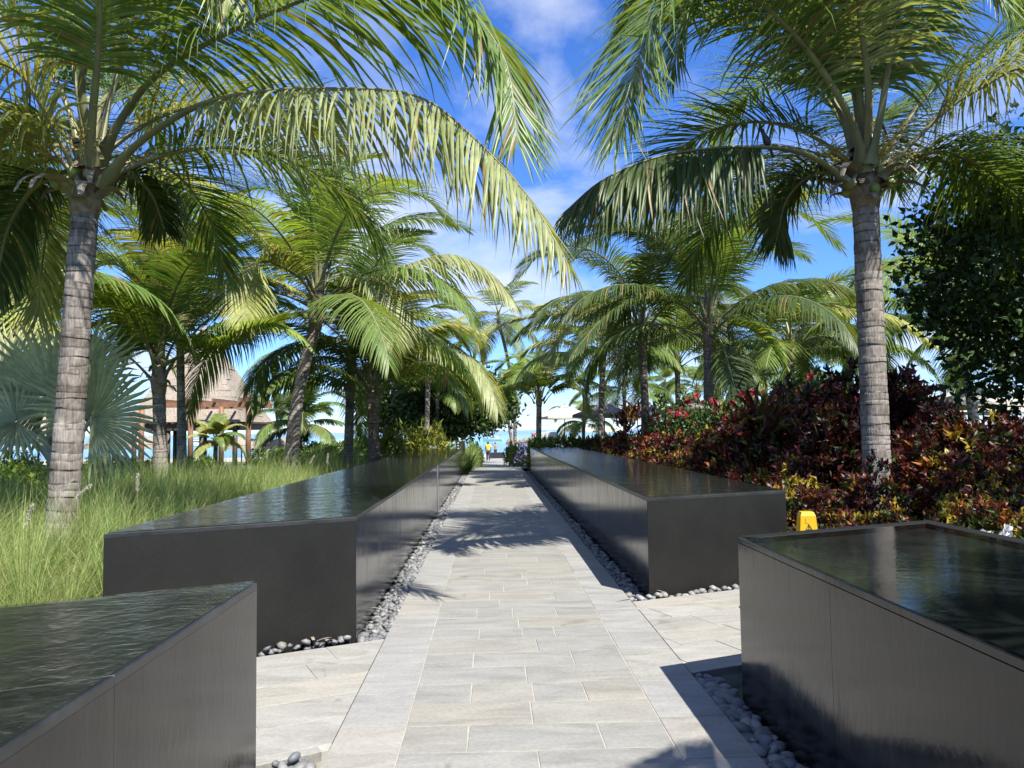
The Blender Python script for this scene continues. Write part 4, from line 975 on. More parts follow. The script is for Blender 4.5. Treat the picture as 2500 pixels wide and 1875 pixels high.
for (x, yy, s) in ((1.75, 33.6, 1.35), (2.3, 34.2, 1.3)):
    o = bush('lavender', 'lavender_bush', 'grey-green bush with pale violet flowers at the end of the right-hand block', 'shrub', (x, yy, -.05), (s*.85, s*.85, s), 'violet flowering bushes')
    flowers(o, 170, .6, .6, .72, .03, (.38, .30, .62), 520+int(x*10), per=5, ball=.04, split=False, name='blossom')
# white petunias behind the rimmed block
for i, (x, yy, z) in enumerate(((3.22, 4.98, .86), (3.30, 4.72, .85), (3.36, 5.12, .84), (3.2, 4.55, .83))):
    o = thing('petunia_plant', 'small petunia plant with white trumpet flowers beside the rimmed block', 'flower', (x, yy, 0.0), 'white petunias beside the rimmed block')
    mb = MB().tube([(0, 0, -.05), (.02, .01, z*.6), (0, 0, z)], [.012, .01, .006], 5); mb.build('stem', M['bark'], o)
    r = np.random.default_rng(540+i); P, D = dome_points(40, .14, .14, .2, z-.26, .5, r); V, T, C = leaf_cloud(P, D, .06, np.array([(.08, .13, .03)])*r.uniform(.7, 1.3, (40, 1)), .6, .2, r)
    add('foliage', mesh_np('foliage', V, tris=T, col=C, mats=[M['shrub_leaf']]), o)
    for k in range(3):
        c_ = np.array([r.uniform(-.08, .08), r.uniform(-.1, .02), z+r.uniform(-.04, .06)]); an = np.arange(6)*math.pi/3+r.uniform(0, 1); D = np.stack([np.cos(an), np.full(6, -.35), np.sin(an)], 1)
        V, T, C = leaf_cloud(np.repeat(c_[None], 6, 0), D, .05, np.full((6, 3), .62), 1.15, -.15, r); add('blossom', mesh_np('blossom', V, tris=T, col=C, mats=[M['petal']]), o)

# silver fan palm behind the tall left palm
def fan(root, base, stalk, hub, up_dir, face, radius, seed, seg=44, arc_deg=300):
    r = np.random.default_rng(seed); hub = np.asarray(hub, float)-base; u = unit(np.asarray(up_dir, float)); f = unit(np.asarray(face, float)); f = unit(f-(f @ u)*u); s = np.cross(u, f)
    V, Q, C = [], [], []
    for i in range(seg):
        a0 = R(-arc_deg/2+arc_deg*i/seg); a1 = R(-arc_deg/2+arc_deg*(i+1)/seg); am = (a0+a1)/2; L = radius*(1-.22*abs(am/R(arc_deg/2))**2)*r.uniform(.93, 1.05)
        cup = .22*radius; dr = lambda a: u*math.cos(a)+s*math.sin(a)
        rows = []
        for k, (q, wd) in enumerate(((.03, 1), (.35, 1), (.6, .92), (.82, .45), (1.0, .03))):
            rr = L*q; half = (a1-a0)/2*wd if q <= .6 else (a1-a0)/2*wd*.6/q*1.2
            z = f*cup*(q**2)*(.6+.4*math.cos(am*1.0)); sag = -Zv*max(0, q-.6)*radius*.25*r.uniform(.2, 1.2)
            pl, pm, pr = hub+dr(am-half)*rr+z+sag, hub+dr(am)*rr+z+sag+f*.018*radius*(1 if q < .9 else .2), hub+dr(am+half)*rr+z+sag; rows.append((pl, pm, pr))
        o = len(V)
        for t3 in rows: V += t3
        for k in range(len(rows)-1): Q += [(o+3*k, o+3*k+1, o+3*k+4, o+3*k+3), (o+3*k+1, o+3*k+2, o+3*k+5, o+3*k+4)]
        cc = np.array((.36, .375, .185))*r.uniform(.8, 1.15); C += [cc]*(3*len(rows))
    st = np.asarray(stalk, float)-base; mb = MB().tube(spline([st, (st+hub)/2+Zv*.04, hub+u*radius*.08], 10), list(np.linspace(.05, .022, 10)), 7)
    fr = mb.build('fan_leaf', M['petiole_grey'], root, smooth=True); add('blade', mesh_np('blade', V, Q, col=np.array(C), mats=[M['fan_leaf']]), fr)
M['petiole_grey'] = plain('fan palm stalk', (.33, .33, .26), .6, nscale=5, var=.2)
FB = np.array([*px(150, 1150, 11)[:2], .3])
fp = thing('fan_palm', 'silver-blue fan palm with stiff round leaves behind the tall left palm', 'palm tree', FB)
MB().tube([(0, 0, -.1), (0, 0, .35), (.02, 0, .7)], [.20, .19, .15], 12).build('trunk', M['sheath'], fp, smooth=True)
for i, (hx, hy, Y, uv, fv, rad) in enumerate(((222, 1020, 10.6, (.55, -.1, .8), (.2, -1, .3), 1.12), (118, 968, 10.9, (-.35, .1, .9), (-.1, -1, .2), 1.15), (40, 1030, 10.5, (-.9, -.2, .15), (-.2, -.7, .8), .95), (185, 930, 11.6, (.25, .3, 1), (0, -1, .2), 1.1),
        (20, 920, 11.8, (-.8, .3, .6), (.2, -1, .2), 1.0))):
    fan(fp, FB, FB+np.array([0, 0, .75]), px(hx, hy, Y), uv, fv, rad, 800+i)

# ------------------------------------------------------------------ fountain grass (nobody could count it)
def grass(name, label, spots, seed, blade_w=(.0024, .0065), K=4, tone=1.0):
    """spots: x, y, blades, length"""
    r = np.random.default_rng(seed); S = np.array(spots); n = S[:, 2].astype(int); cx = np.repeat(S[:, 0], n); cy = np.repeat(S[:, 1], n); ln = np.repeat(S[:, 3], n); N = len(cx)
    az = r.uniform(0, 6.28, N); el = R(84)-np.abs(r.normal(0, R(30), N)); L = ln*r.uniform(.55, 1.15, N); dist_ = np.hypot(cx, cy)
    w = np.interp(dist_, [4, 9, 20, 34], [blade_w[0], blade_w[0]*1.25, blade_w[1], blade_w[1]*1.5])*r.uniform(.7, 1.3, N)
    lean = np.array([.10, -.06]); p = np.stack([cx+np.cos(az)*.07*r.random(N), cy+np.sin(az)*.07*r.random(N), land(cx, cy)-.02], 1)
    d = np.stack([np.cos(az)*np.cos(el), np.sin(az)*np.cos(el), np.sin(el)], 1); side = np.stack([-np.sin(az), np.cos(az), np.zeros(N)], 1)
    tw = r.uniform(-1, 1, (N, 1)); side = unit(side+tw*np.stack([np.cos(az), np.sin(az), np.zeros(N)], 1)); droop = r.uniform(.4, 1.3, N)
    rows = []
    for k in range(K+1):
        q = k/K; ww = (w*(1-q**1.6)*.5+.0004)[:, None]; rows.append(np.stack([p-side*ww, p+side*ww], 1))
        p = p+d*(L/K)[:, None]; d = unit(d-Zv*(droop*(.25+q))[:, None]*.62+np.append(lean, 0)*.35+r.normal(0, .05, (N, 3)))
    V = np.stack(rows, 1).reshape(-1, 3)
    cl = r.random(len(S)); clr = np.repeat(cl, n)[:, None]
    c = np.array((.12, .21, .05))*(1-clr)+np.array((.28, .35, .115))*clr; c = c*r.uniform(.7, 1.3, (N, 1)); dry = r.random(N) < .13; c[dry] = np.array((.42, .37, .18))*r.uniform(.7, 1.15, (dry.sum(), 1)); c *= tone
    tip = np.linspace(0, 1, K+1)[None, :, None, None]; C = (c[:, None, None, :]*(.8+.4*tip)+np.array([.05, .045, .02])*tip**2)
    C = np.broadcast_to(C, (N, K+1, 2, 3)).reshape(-1, 3)
    b = (np.arange(N)*(K+1)*2)[:, None, None]; kk = (np.arange(K)*2)[None, :, None]; q = (b+kk+np.array([0, 1, 3, 2])).reshape(-1, 4)
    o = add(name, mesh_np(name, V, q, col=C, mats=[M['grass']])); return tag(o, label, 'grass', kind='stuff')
spots = []
r_ = np.random.default_rng(77)
y = 2.2
while y < 34:
    st = .40 if y < 9 else (.46 if y < 16 else .6); x = -3.15-.1*r_.random()
    lim = -5.2-y*.42 if y < 12 else (-10.5 if y < 22 else -6.5-.0*y)
    while x > lim:
        if y < 6.4 or True:
            nb = 250 if y < 9 else (165 if y < 16 else 95); yy = y+r_.uniform(-.2, .2); xx = x+r_.uniform(-.15, .1)
            if math.hypot(xx-P1B[0], yy-P1B[1]) > .3: spots.append((xx, yy, nb*r_.uniform(.7, 1.3), r_.uniform(.42, 1.08)))
        x -= st*r_.uniform(.85, 1.2)
    y += st
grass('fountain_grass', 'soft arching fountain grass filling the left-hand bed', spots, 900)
spots = [(x, yy, 90, r_.uniform(.9, 1.3)) for yy in np.arange(28.9, 36, .45) for x in np.arange(-2.5, -.95 if yy < 30 else -.55, .4)]
grass('fountain_grass', 'tall straw-tipped grass at the far end of the left-hand block', spots, 901, blade_w=(.008, .016))
# pale seed plumes standing in the grass
for i, (xp, yp, Y, ang) in enumerate(((336, 1178, 7.6, .05), (205, 1198, 7.0, .9), (800, 1120, 13, .1), (652, 1108, 15, .15), (762, 1122, 14, .5), (72, 1255, 6.2, .3), (990, 1098, 22, .2))):
    p = px(xp, yp, Y); g0 = float(land(p[0], Y)); o = thing('seed_plume', 'pale bottlebrush seed plume on a thin stalk above the grass', 'seed head', (p[0], p[1], g0), 'seed plumes in the fountain grass')
    h = p[2]-g0; d = np.array([math.sin(ang), 0, math.cos(ang)]); top = np.array([0, 0, h]); MB().tube(spline([(-d[0]*.25, 0, -.02), (-d[0]*.08, 0, h*.6), top-d*.07], 6), .0018, 4).build('stalk', M['rachis'], o)
    r = np.random.default_rng(i); n = 260; t = r.random(n); P = top+d*(t-.5)[:, None]*.16; q = unit(r.normal(size=(n, 3))*.8+d*.7)
    V, T, C = leaf_cloud(P, q, .022, np.array([(.62, .58, .46)])*r.uniform(.85, 1.1, (n, 1)), .18, .1, r); add('plume', mesh_np('plume', V, tris=T, col=C, mats=[M['petal']]), o)

# ------------------------------------------------------------------ thatched pavilion
PX0, PX1, PY0, PY1, EV, AP = -21.0, -14.5, 45.0, 51.5, 2.42, 8.3
GZ = float(land(-18, 46))
pav = thing('thatched_pavilion', 'large open pavilion with steep thatched roof and timber columns', 'building', ((PX0+PX1)/2, (PY0+PY1)/2, GZ))
cx, cy = (PX0+PX1)/2, (PY0+PY1)/2; hw = (PX1-PX0)/2; CN = 16
for k in range(CN):
    t0, t1 = k/CN, (k+1)/CN; f = lambda t: hw*(1-t*.985); z0, z1 = EV+(AP-EV)*t0-.10-GZ, EV+(AP-EV)*t1+.02-GZ; a, b_ = f(t0)+.07, f(t1); V = []; nn = 7; r = np.random.default_rng(k)
    # ragged lower edge, four sides
    lo, hi, th = [], [], []
    for sx in range(4):
        for j in range(nn):
            u = -1+2*j/nn; ca = [(u, -1), (1, u), (-u, 1), (-1, -u)][sx]
            jit = r.uniform(-.03, .03); lo.append((ca[0]*(a+jit), ca[1]*(a+jit), z0+r.uniform(-.05, .03))); hi.append((ca[0]*b_, ca[1]*b_, z1)); th.append((ca[0]*(a-.16), ca[1]*(a-.16), z0+.03))
    n4 = len(lo); Fs = [(j, (j+1) % n4, n4+(j+1) % n4, n4+j) for j in range(n4)]+[(2*n4+j, 2*n4+(j+1) % n4, (j+1) % n4, j) for j in range(n4)]
    MB().raw(lo+hi+th, Fs).build('thatch_course', M['thatch'], pav)
MB().raw([(-hw+.2, -hw+.2, EV-GZ-.12), (hw-.2, -hw+.2, EV-GZ-.12), (hw-.2, hw-.2, EV-GZ-.12), (-hw+.2, hw-.2, EV-GZ-.12), (0, 0, AP-GZ-.5)], [(0, 1, 4), (1, 2, 4), (2, 3, 4), (3, 0, 4)]).build('roof_lining', M['dark_timber'], pav)
for a, b_ in (((-1, -1), (1, -1)), ((1, -1), (1, 1)), ((1, 1), (-1, 1)), ((-1, 1), (-1, -1))):
    mx, my = (a[0]+b_[0])/2*(hw-.25), (a[1]+b_[1])/2*(hw-.25); MB().box((mx, my, EV-GZ-.36), (2*hw-.5 if a[1] == b_[1] else .22, .22 if a[1] == b_[1] else 2*hw-.96, .45)).build('eave_beam', M['dark_timber'], pav)
for x in (-1, -.33, .33, 1):
    for yv in (-1, 1):
        MB().tube([(x*(hw-.35), yv*(hw-.35), -.15), (x*(hw-.35), yv*(hw-.35), EV-GZ-.58)], .13, 10).build('column', M['dark_timber'], pav, smooth=True)
for x in np.arange(-hw, hw+.1, .4): MB().box((x, -hw+.0, EV-GZ-.16), (.07, .9, .10)).build('rafter_end', M['dark_timber'], pav)
for yv in np.arange(-hw, hw+.1, .4): MB().box((hw, yv, EV-GZ-.17), (.9, .07, .10)).build('rafter_end', M['dark_timber'], pav)
# timber porch in front of it
PZ = float(land(-17, 42)); pg = thing('timber_porch', 'flat timber porch on thick brown posts in front of the thatched pavilion', 'pergola', (*px(545, 1090, 42)[:2], PZ)); ox = pg.location[0]
for xp in (345, 465, 540, 606):
    x = px(xp, 1090, 41.5)[0]-ox; MB().tube([(x, -.5, -.1), (x, -.5, 3.05-PZ)], .14, 12).build('post', M['timber'], pg, smooth=True)
xa, xb = px(395, 1000, 41.5)[0]-ox, px(626, 1000, 41.5)[0]-ox
MB().box(((xa+xb)/2, -.5, 3.17-PZ), (xb-xa, .16, .26)).build('beam', M['timber'], pg); MB().box(((xa+xb)/2, 2.4, 3.17-PZ), (xb-xa, .16, .26)).build('beam', M['timber'], pg)
MB().box((xb-.35, .95, 3.42-PZ), (.16, 4.2, .22)).build('beam', M['timber'], pg)
for k, x in enumerate(np.linspace(xa+.1, xb-.75, 4)): MB().box((x, .95, 3.40-PZ), (.1, 4.0, .18)).build('joist', M['timber'], pg)
# second thatched roof further left
p2 = thing('thatched_hut', 'long low thatched hut roof half hidden behind the silver fan palm', 'building', (-27.5, 44, float(land(-27, 44)))); gz = p2.location[2]
for k in range(9):
    t0, t1 = k/9, (k+1)/9; ax, ay = 5*(1-t0*.55), 3*(1-t0*.93); bx, by = 5*(1-t1*.55), 3*(1-t1*.93); z0, z1 = 2.3+2.8*t0-.1-gz, 2.3+2.8*t1-gz
    V = [(-ax-.06, -ay-.06, z0), (ax+.06, -ay-.06, z0), (ax+.06, ay+.06, z0), (-ax-.06, ay+.06, z0), (-bx, -by, z1), (bx, -by, z1), (bx, by, z1), (-bx, by, z1)]
    MB().raw(V, [(0, 1, 5, 4), (1, 2, 6, 5), (2, 3, 7, 6), (3, 0, 4, 7), (3, 2, 1, 0)]).build('thatch_course', M['thatch'], p2)
MB().box((0, -2.8, 1.95-gz), (9.6, .2, .5)).build('eave_beam', M['dark_timber'], p2)
for x in (-4.6, -2.3, 0, 2.3, 4.6): MB().tube([(x, -2.7, -.1), (x, -2.7, 1.7-gz)], .11, 8).build('column', M['dark_timber'], p2, smooth=True)

# ------------------------------------------------------------------ umbrellas
def umbrella(label, xp, Y, w, rim, apex, rz, mat, group=None, valance=.16, name='market_umbrella'):
    x = px(xp, 1000, Y)[0]; gz = float(land(x, Y)); o = thing(name, label, 'umbrella', (x, Y, gz), group, rz); h = w/2; rim -= gz; apex -= gz
    MB().tube([(0, 0, -.05), (0, 0, apex+.02)], .028, 10).build('pole', M['dark_metal'], o, smooth=True); MB().box((0, 0, .05), (.7, .7, .1)).build('base', M['dark_metal'], o)
    n = 8; V, Fs = [], []
    for i in range(n+1):                                     # four sagging canvas faces from rim to apex
        q = i/n; s = h*(1-q*.86); z = rim+(apex-rim-.12)*q
        for sd in range(4):
            for j in range(6):
                u = -1+2*j/6; ca = [(u, -1), (1, u), (-u, 1), (-1, -u)][sd]; sag = (1-u*u)*.045*w*(1-q)
                V.append((ca[0]*s*(1-.03*(1-u*u)), ca[1]*s*(1-.03*(1-u*u)), z-sag*.8*(q*(1-q)*4*.3+.35)))
    m_ = 24
    for i in range(n):
        for k in range(m_): Fs.append((i*m_+k, i*m_+(k+1) % m_, (i+1)*m_+(k+1) % m_, (i+1)*m_+k))
    b0 = len(V)
    for k in range(m_): vx, vy, vz = V[k]; V.append((vx*1.004, vy*1.004, vz-valance))
    for k in range(m_): Fs.append((b0+k, b0+(k+1) % m_, (k+1) % m_, k))
    MB().raw(V, Fs).build('canopy', M[mat], o)
    vc = h*.24; MB().raw([(-vc, -vc, apex-.16), (vc, -vc, apex-.16), (vc, vc, apex-.16), (-vc, vc, apex-.16), (0, 0, apex)], [(0, 1, 4), (1, 2, 4), (2, 3, 4), (3, 0, 4)]).build('vent_cap', M[mat], o)
    MB().tube([(0, 0, apex), (0, 0, apex+.09)], [.03, .012], 8).build('finial', M['dark_metal'], o)
    for a in ((1, 1), (1, -1), (-1, 1), (-1, -1)):
        MB().tube([(0, 0, apex-.2), (a[0]*h*.97, a[1]*h*.97, rim-.05)], .012, 5).build('rib', M['dark_metal'], o)
    return o
umbrella('cream square umbrella with a thin dark pole by the white board', 1378, 51, 2.95, 2.47, 3.22, .15, 'canvas')
umbrella('shade-darkened cream umbrella with frond shadows, set corner on over the clipped hedge', 1475, 39, 2.3, 2.33, 2.95, R(45), 'canvas_shaded')
umbrella('cream umbrella behind the black-ringed palm trunk', 1556, 45, 2.9, 2.42, 3.05, .1, 'canvas')
umbrella('shade-darkened umbrella above the pink ixora hedge', 1690, 37, 2.6, 2.35, 3.0, R(40), 'canvas_shaded')
umbrella('big cream umbrella rising directly behind the pink flowers', 1950, 33, 3.3, 2.35, 3.05, .05, 'canvas', valance=.22)
umbrella('cream umbrella seen through the gaps beside the dark tree', 2245, 30, 2.8, 2.3, 2.9, .2, 'canvas')
umbrella('wide white canopy umbrella with brown pole behind the pale grey trunks', 2400, 27, 4.2, 2.38, 3.0, 0.0, 'canvas')
umbrella('white umbrella behind the wide canopy near the pale grey trunks', 2480, 36, 3.6, 2.2, 2.9, .1, 'canvas')
umbrella('low white beach umbrella under the palm by the sea', 1445, 78, 3.4, 1.45, 2.0, .2, 'canvas')
umbrella('low white beach umbrella half behind the pale palm trunk', 1487, 76, 3.0, 1.45, 1.95, .3, 'canvas')
umbrella('small cream umbrella between the two hanging fronds by the ixora', 1790, 44, 2.7, 2.4, 2.95, .3, 'canvas')

# small thatched beach shades
for i, (xp, Y, s) in enumerate(((1254, 104, 1.05), (1290, 102, 1.0), (1400, 106, 1.2), (1440, 108, 1.2), (1375, 110, 1.1), (1490, 106, 1.2), (60, 40, 1.9), (-5, 37, 2.0), (95, 44, 1.9), (268, 58, 1.7), (340, 60, 1.6), (590, 70, 1.7), (640, 74, 1.7), (700, 72, 1.7))):
    x = px(xp, 1060, Y)[0]; gz = float(land(x, Y)); o = thing('beach_parasol', 'small thatched beach parasol with a domed straw roof near the sand', 'parasol', (x, Y, gz), 'thatched parasols along the beach')
    MB().tube([(0, 0, -.05), (0, 0, 2.3)], .06, 8).build('post', M['timber'], o, smooth=True)
    for k in range(4):
        t0, t1 = k/4, (k+1)/4; f = lambda t: s*math.cos(t*1.45)**.8; z = lambda t: 1.5+.95*math.sin(t*1.5); n = 18; r = np.random.default_rng(i*9+k)
        lo = [((f(t0)+.05)*math.cos(a), (f(t0)+.05)*math.sin(a), z(t0)-.07+r.uniform(-.03, .03)) for a in np.linspace(0, 2*math.pi, n, endpoint=False)]; hi = [(f(t1)*math.cos(a), f(t1)*math.sin(a), z(t1)) for a in np.linspace(0, 2*math.pi, n, endpoint=False)]
        MB().raw(lo+hi, [(j, (j+1) % n, n+(j+1) % n, n+j) for j in range(n)]).build('thatch_course', M['thatch'], o)

# ------------------------------------------------------------------ sign, board, life ring, planter, caution cone
p = px(1124, 1090, 30.6); sg = thing('sign', 'black standing sign with lines of white lettering behind the left-hand block', 'sign', (p[0], 30.6, -.05))
MB().box((0, 0, .62), (.36, .26, 1.25)).build('panel', M['black'], sg)
r = random.Random(8)
for i in range(9):
    z = 1.17-i*.105; x = -.11
    for w in range(r.randint(1, 3)):
        ln = r.uniform(.04, .09)
        if x+ln > .15: break
        MB().box((x+ln/2, -.1325, z), (ln, .003, .035)).build('lettering', M['white'], sg); x += ln+.018
    yy = -.09
    for w in range(2):
        ln = r.uniform(.03, .07); MB().box((.1825, yy+ln/2, z-.45 if i < 4 else z), (.003, ln, .03)).build('lettering', M['white'], sg); yy += ln+.02
p = px(1340, 1072, 60); bd = thing('board', 'white board on short dark posts at the top of the beach', 'board', (p[0], 60, float(land(p[0], 60))))
zt = px(1340, 1055, 60)[2]-bd.location[2]; zb = px(1340, 1074, 60)[2]-bd.location[2]
MB().box((0, 0, (zt+zb)/2), (1.3, .05, zt-zb)).build('panel', M['white'], bd)
for x in (-.68, .68): MB().box((x, 0, zt/2), (.06, .07, zt+.02)).build('post', M['dark_metal'], bd)
p = px(1310, 1068, 58); lr = thing('life_ring', 'orange red life ring hanging on a post beside the white board', 'life ring', (p[0], 58, float(land(p[0], 58))))
zc = p[2]-lr.location[2]; MB().tube([(.05, .1, -.05), (.05, .1, zc+.5)], .04, 8).build('post', M['dark_metal'], lr, smooth=True)
ring = [(.26*math.cos(a), 0, zc+.30*math.sin(a)) for a in np.linspace(0, 2*math.pi, 25)]; MB().tube(ring, .075, 8, False).build('ring', M['orange'], lr, smooth=True)
for a in (0, math.pi/2, math.pi, 1.5*math.pi): MB().box((.26*math.cos(a), 0, zc+.30*math.sin(a)), (.10 if a in (math.pi/2, 1.5*math.pi) else .17, .165, .17 if a in (math.pi/2, 1.5*math.pi) else .10)).build('band', M['white'], lr)
p = pz(1213, 1117, -1.42); pl = thing('stone_trough', 'low black stone trough across the end of the walk', 'planter', (p[0], 84, float(land(p[0], 84)-.0)))
for nm, bx, d in (('wall', (0, -.45, .32), (1.7, .08, .64)), ('wall', (0, .45, .32), (1.7, .08, .64)), ('wall', (-.81, 0, .32), (.08, .82, .64)), ('wall', (.81, 0, .32), (.08, .82, .64)), ('floor', (0, 0, .1), (1.54, .82, .1))): MB().box(bx, d).build(nm, M['black'], pl)
MB().box((0, 0, .52), (1.54, .82, .02)).build('water', M['glass_dark'], pl)

# caution cone behind the rimmed block: four-sided yellow stand with warning mark
p = px(1970, 1300, 6.35); cc = thing('caution_cone', 'yellow four-sided plastic caution cone with a black warning triangle', 'caution cone', (p[0], 6.35, .004), rz=R(-8))
zt = px(1970, 1250, 6.35)[2]; hb, ht = .118, .060
V = [(-hb, -hb, .03), (hb, -hb, .03), (hb, hb, .03), (-hb, hb, .03), (-ht, -ht, zt-.03), (ht, -ht, zt-.03), (ht, ht, zt-.03), (-ht, ht, zt-.03), (-ht*.8, -ht*.8, zt), (ht*.8, -ht*.8, zt), (ht*.8, ht*.8, zt), (-ht*.8, ht*.8, zt)]
MB().raw(V, [(3, 2, 1, 0)]+[(i+4*k, (i+1) % 4+4*k, (i+1) % 4+4*k+4, i+4*k+4) for k in (0, 1) for i in range(4)]+[(8, 9, 10, 11)]).build('body', M['yellow'], cc)
MB().prism([(-.16, -.16), (.16, -.16), (.16, .16), (-.16, .16)], 0, .032, .01).build('foot', M['yellow'], cc)
sl = (hb-ht)/(zt-.06)
def onface(u, z, off=.0035): return (u, -(hb-(z-.03)*sl)-off, z)
def bar(mb, a, b, w=.006):
    d = np.array([b[0]-a[0], b[1]-a[1]]); d = d/np.linalg.norm(d); n_ = np.array([-d[1], d[0]])*w/2
    q = [(a[0]-n_[0], a[1]-n_[1]), (b[0]-n_[0], b[1]-n_[1]), (b[0]+n_[0], b[1]+n_[1]), (a[0]+n_[0], a[1]+n_[1])]
    fr = [onface(*t) for t in q]; bk = [onface(*t, .0005) for t in q]; mb.raw(fr+bk, [(0, 1, 2, 3), (7, 6, 5, 4), (0, 4, 5, 1), (1, 5, 6, 2), (2, 6, 7, 3), (3, 7, 4, 0)])
tz = zt-.118; mb = MB(); T3 = [(-.024, tz-.022), (.024, tz-.022), (0, tz+.020)]
for i in range(3): bar(mb, T3[i], T3[(i+1) % 3], .004)
bar(mb, (0, tz-.009), (0, tz+.009), .005); bar(mb, (0, tz-.018), (0, tz-.013), .005); mb.build('warning_triangle', M['black_paint'], cc)
mb = MB(); bar(mb, (-.02, zt-.045), (-.02, zt-.085), .006); bar(mb, (-.02, zt-.085), (.004, zt-.09), .006); mb.build('moulded_rib', M['yellow'], cc)

# ------------------------------------------------------------------ people
def skinned(name, pts, edges, rad, mat, parent, sub=2, root=0):
    me = bpy.data.meshes.new(name); me.from_pydata([tuple(map(float, p)) for p in pts], edges, []); me.materials.append(mat); me.update()
    o = add(name, me, parent); sk = o.modifiers.new('skin', 'SKIN'); sk.use_smooth_shade = True
    if not me.skin_vertices: 
        bpy.context.view_layer.objects.active = o
    for i, rr in enumerate(rad):
        rr = rr if isinstance(rr, tuple) else (rr, rr); me.skin_vertices[0].data[i].radius = rr; me.skin_vertices[0].data[i].use_root = (i == root)
    sb = o.modifiers.new('sub', 'SUBSURF'); sb.levels = sub; sb.render_levels = sub; return o
def person(label, loc, rz, skin, top_mat, leg_mat, stride, arms, shirt=True, shorts=False):
    o = thing('person', label, 'person', loc, None, rz); s = stride
    J = {'pel': (0, 0, .92), 'ch': (0, .01, 1.28), 'nk': (0, .0, 1.47), 'hd': (0, -.02, 1.58), 'ht': (0, -.01, 1.68)}
    pts = list(J.values()); idx = {k: i for i, k in enumerate(J)}; ed = [(0, 1), (1, 2), (2, 3), (3, 4)]; rad = [(.14, .11), (.16, .115), (.055, .055), (.085, .095), (.07, .08)]
    def limb(root, chain, rs):
        prev = idx[root]
        for p_, r_2 in zip(chain, rs): pts.append(p_); rad.append(r_2); ed.append((prev, len(pts)-1)); prev = len(pts)-1
    legs = {}
    for sd in (-1, 1):
        st = s*sd; hip = (sd*.09, 0, .86); kn = (sd*.095, -.10*st*1.3, .49); an = (sd*.10, -.34*st if st > 0 else -.30*st, .10 if st >= 0 else .16); toe = (sd*.11, an[1]-.15, .035 if st >= 0 else .06)
        legs[sd] = (hip, kn, an, toe); limb('pel', legs[sd], (.095, .062, .042, .036))
        sh = (sd*.19, 0, 1.41); limb('ch', [sh]+[(sd*q[0], q[1], q[2]) for q in arms[sd]], (.058, .045, .034, .03))
        hand = len(pts)-1; hp = np.array(pts[hand]); dv = hp-np.array(pts[hand-1]); dv = dv/np.linalg.norm(dv); sv = np.array([0, 1, 0]) if abs(dv[1]) < .8 else np.array([0, 0, 1])
        for f_, (off, ln) in enumerate(((-.033, .075), (-.012, .088), (.011, .084), (.032, .066))):
            pts.append(hp+dv*.05+sv*off); rad.append(.010); ed.append((hand, len(pts)-1)); pts.append(hp+dv*(.05+ln)+sv*off*1.1); rad.append(.008); ed.append((len(pts)-2, len(pts)-1))
        pts.append(hp+dv*.03-sv*.055); rad.append(.010); ed.append((hand, len(pts)-1))
    skinned('body', pts, ed, rad, skin, o)
    hv = ICO_V*np.array([.092, .105, .10])+np.array([0, .012, 1.665]); keep = hv[:, 2] > 1.60; tri = [t for t in ICO_T if keep[t].all()]
    add('hair', mesh_np('hair', hv, tris=np.array(tri), smooth=True, mats=[M['hair']]), o)
    for sd in (-1, 1): add('ear', mesh_np('ear', ICO1_V*np.array([.015, .025, .035])+np.array([sd*.088, .0, 1.595]), tris=ICO1_T, smooth=True, mats=[skin]), o)
    add('nose', mesh_np('nose', ICO1_V*np.array([.015, .022, .026])+np.array([0, -.115, 1.585]), tris=ICO1_T, smooth=True, mats=[skin]), o)
    if shirt:
        sp = [(0, 0, .88), (0, .01, 1.1), (0, .01, 1.30), (0, 0, 1.43)]; se = [(0, 1), (1, 2), (2, 3)]; sr = [(.175, .145), (.175, .14), (.19, .145), (.10, .09)]
        for sd in (-1, 1):
            sp += [(sd*.2, 0, 1.40), tuple(np.array((sd*arms[sd][0][0], arms[sd][0][1], arms[sd][0][2]))*.8+np.array((sd*.2, 0, 1.40))*.2)]; se += [(2, len(sp)-2), (len(sp)-2, len(sp)-1)]; sr += [.085, .075]
        skinned('shirt', sp, se, sr, top_mat, o)
    tp = [(0, 0, .93)]; te = []; tr = [(.165, .14)]
    for sd in (-1, 1):
        h_, k_, a_, _ = legs[sd]; ch = [h_, k_] if shorts else [h_, k_, a_]; pr = 0
        for i, q in enumerate(ch): tp.append(q); tr.append((.118, .092, .075)[i]); te.append((pr, len(tp)-1)); pr = len(tp)-1
    skinned('shorts' if shorts else 'trousers', tp, te, tr, leg_mat, o)
    if not shorts:
        for sd in (-1, 1):
            a_, t_ = np.array(legs[sd][2]), np.array(legs[sd][3]); c_ = (a_+t_)/2; add('shoe', mesh_np('shoe', ICO_V*np.array([.055, .15, .05])+np.array([c_[0], c_[1]-.02, c_[2]-.02]), tris=ICO_T, smooth=True, mats=[M['black']]), o)
    return o
wp = px(1192, 1125, 70)
person('person in a yellow shirt and black trousers walking away along the path', (wp[0], 70, float(np.interp(70, [32, 71], [0, -1.2]))+.01), R(180), M['skin_dark'], M['shirt'], M['trousers'], .55,
       {-1: [(.25, .10, 1.13), (.25, .0, .90), (.25, -.03, .84)], 1: [(.25, -.04, 1.13), (.26, -.16, .92), (.26, -.19, .86)]})
wp = px(1209.5, 1100, 95)
person('shirtless person in dark shorts standing by the sea, hands behind the head', (wp[0], 95, float(land(wp[0], 95))+.02), R(180), M['skin'], None, M['shorts'], 0.0,
       {-1: [(.42, -.05, 1.50), (.22, .03, 1.62), (.13, .06, 1.63)], 1: [(.42, -.05, 1.50), (.22, .03, 1.62), (.13, .06, 1.63)]}, shirt=False, shorts=True)

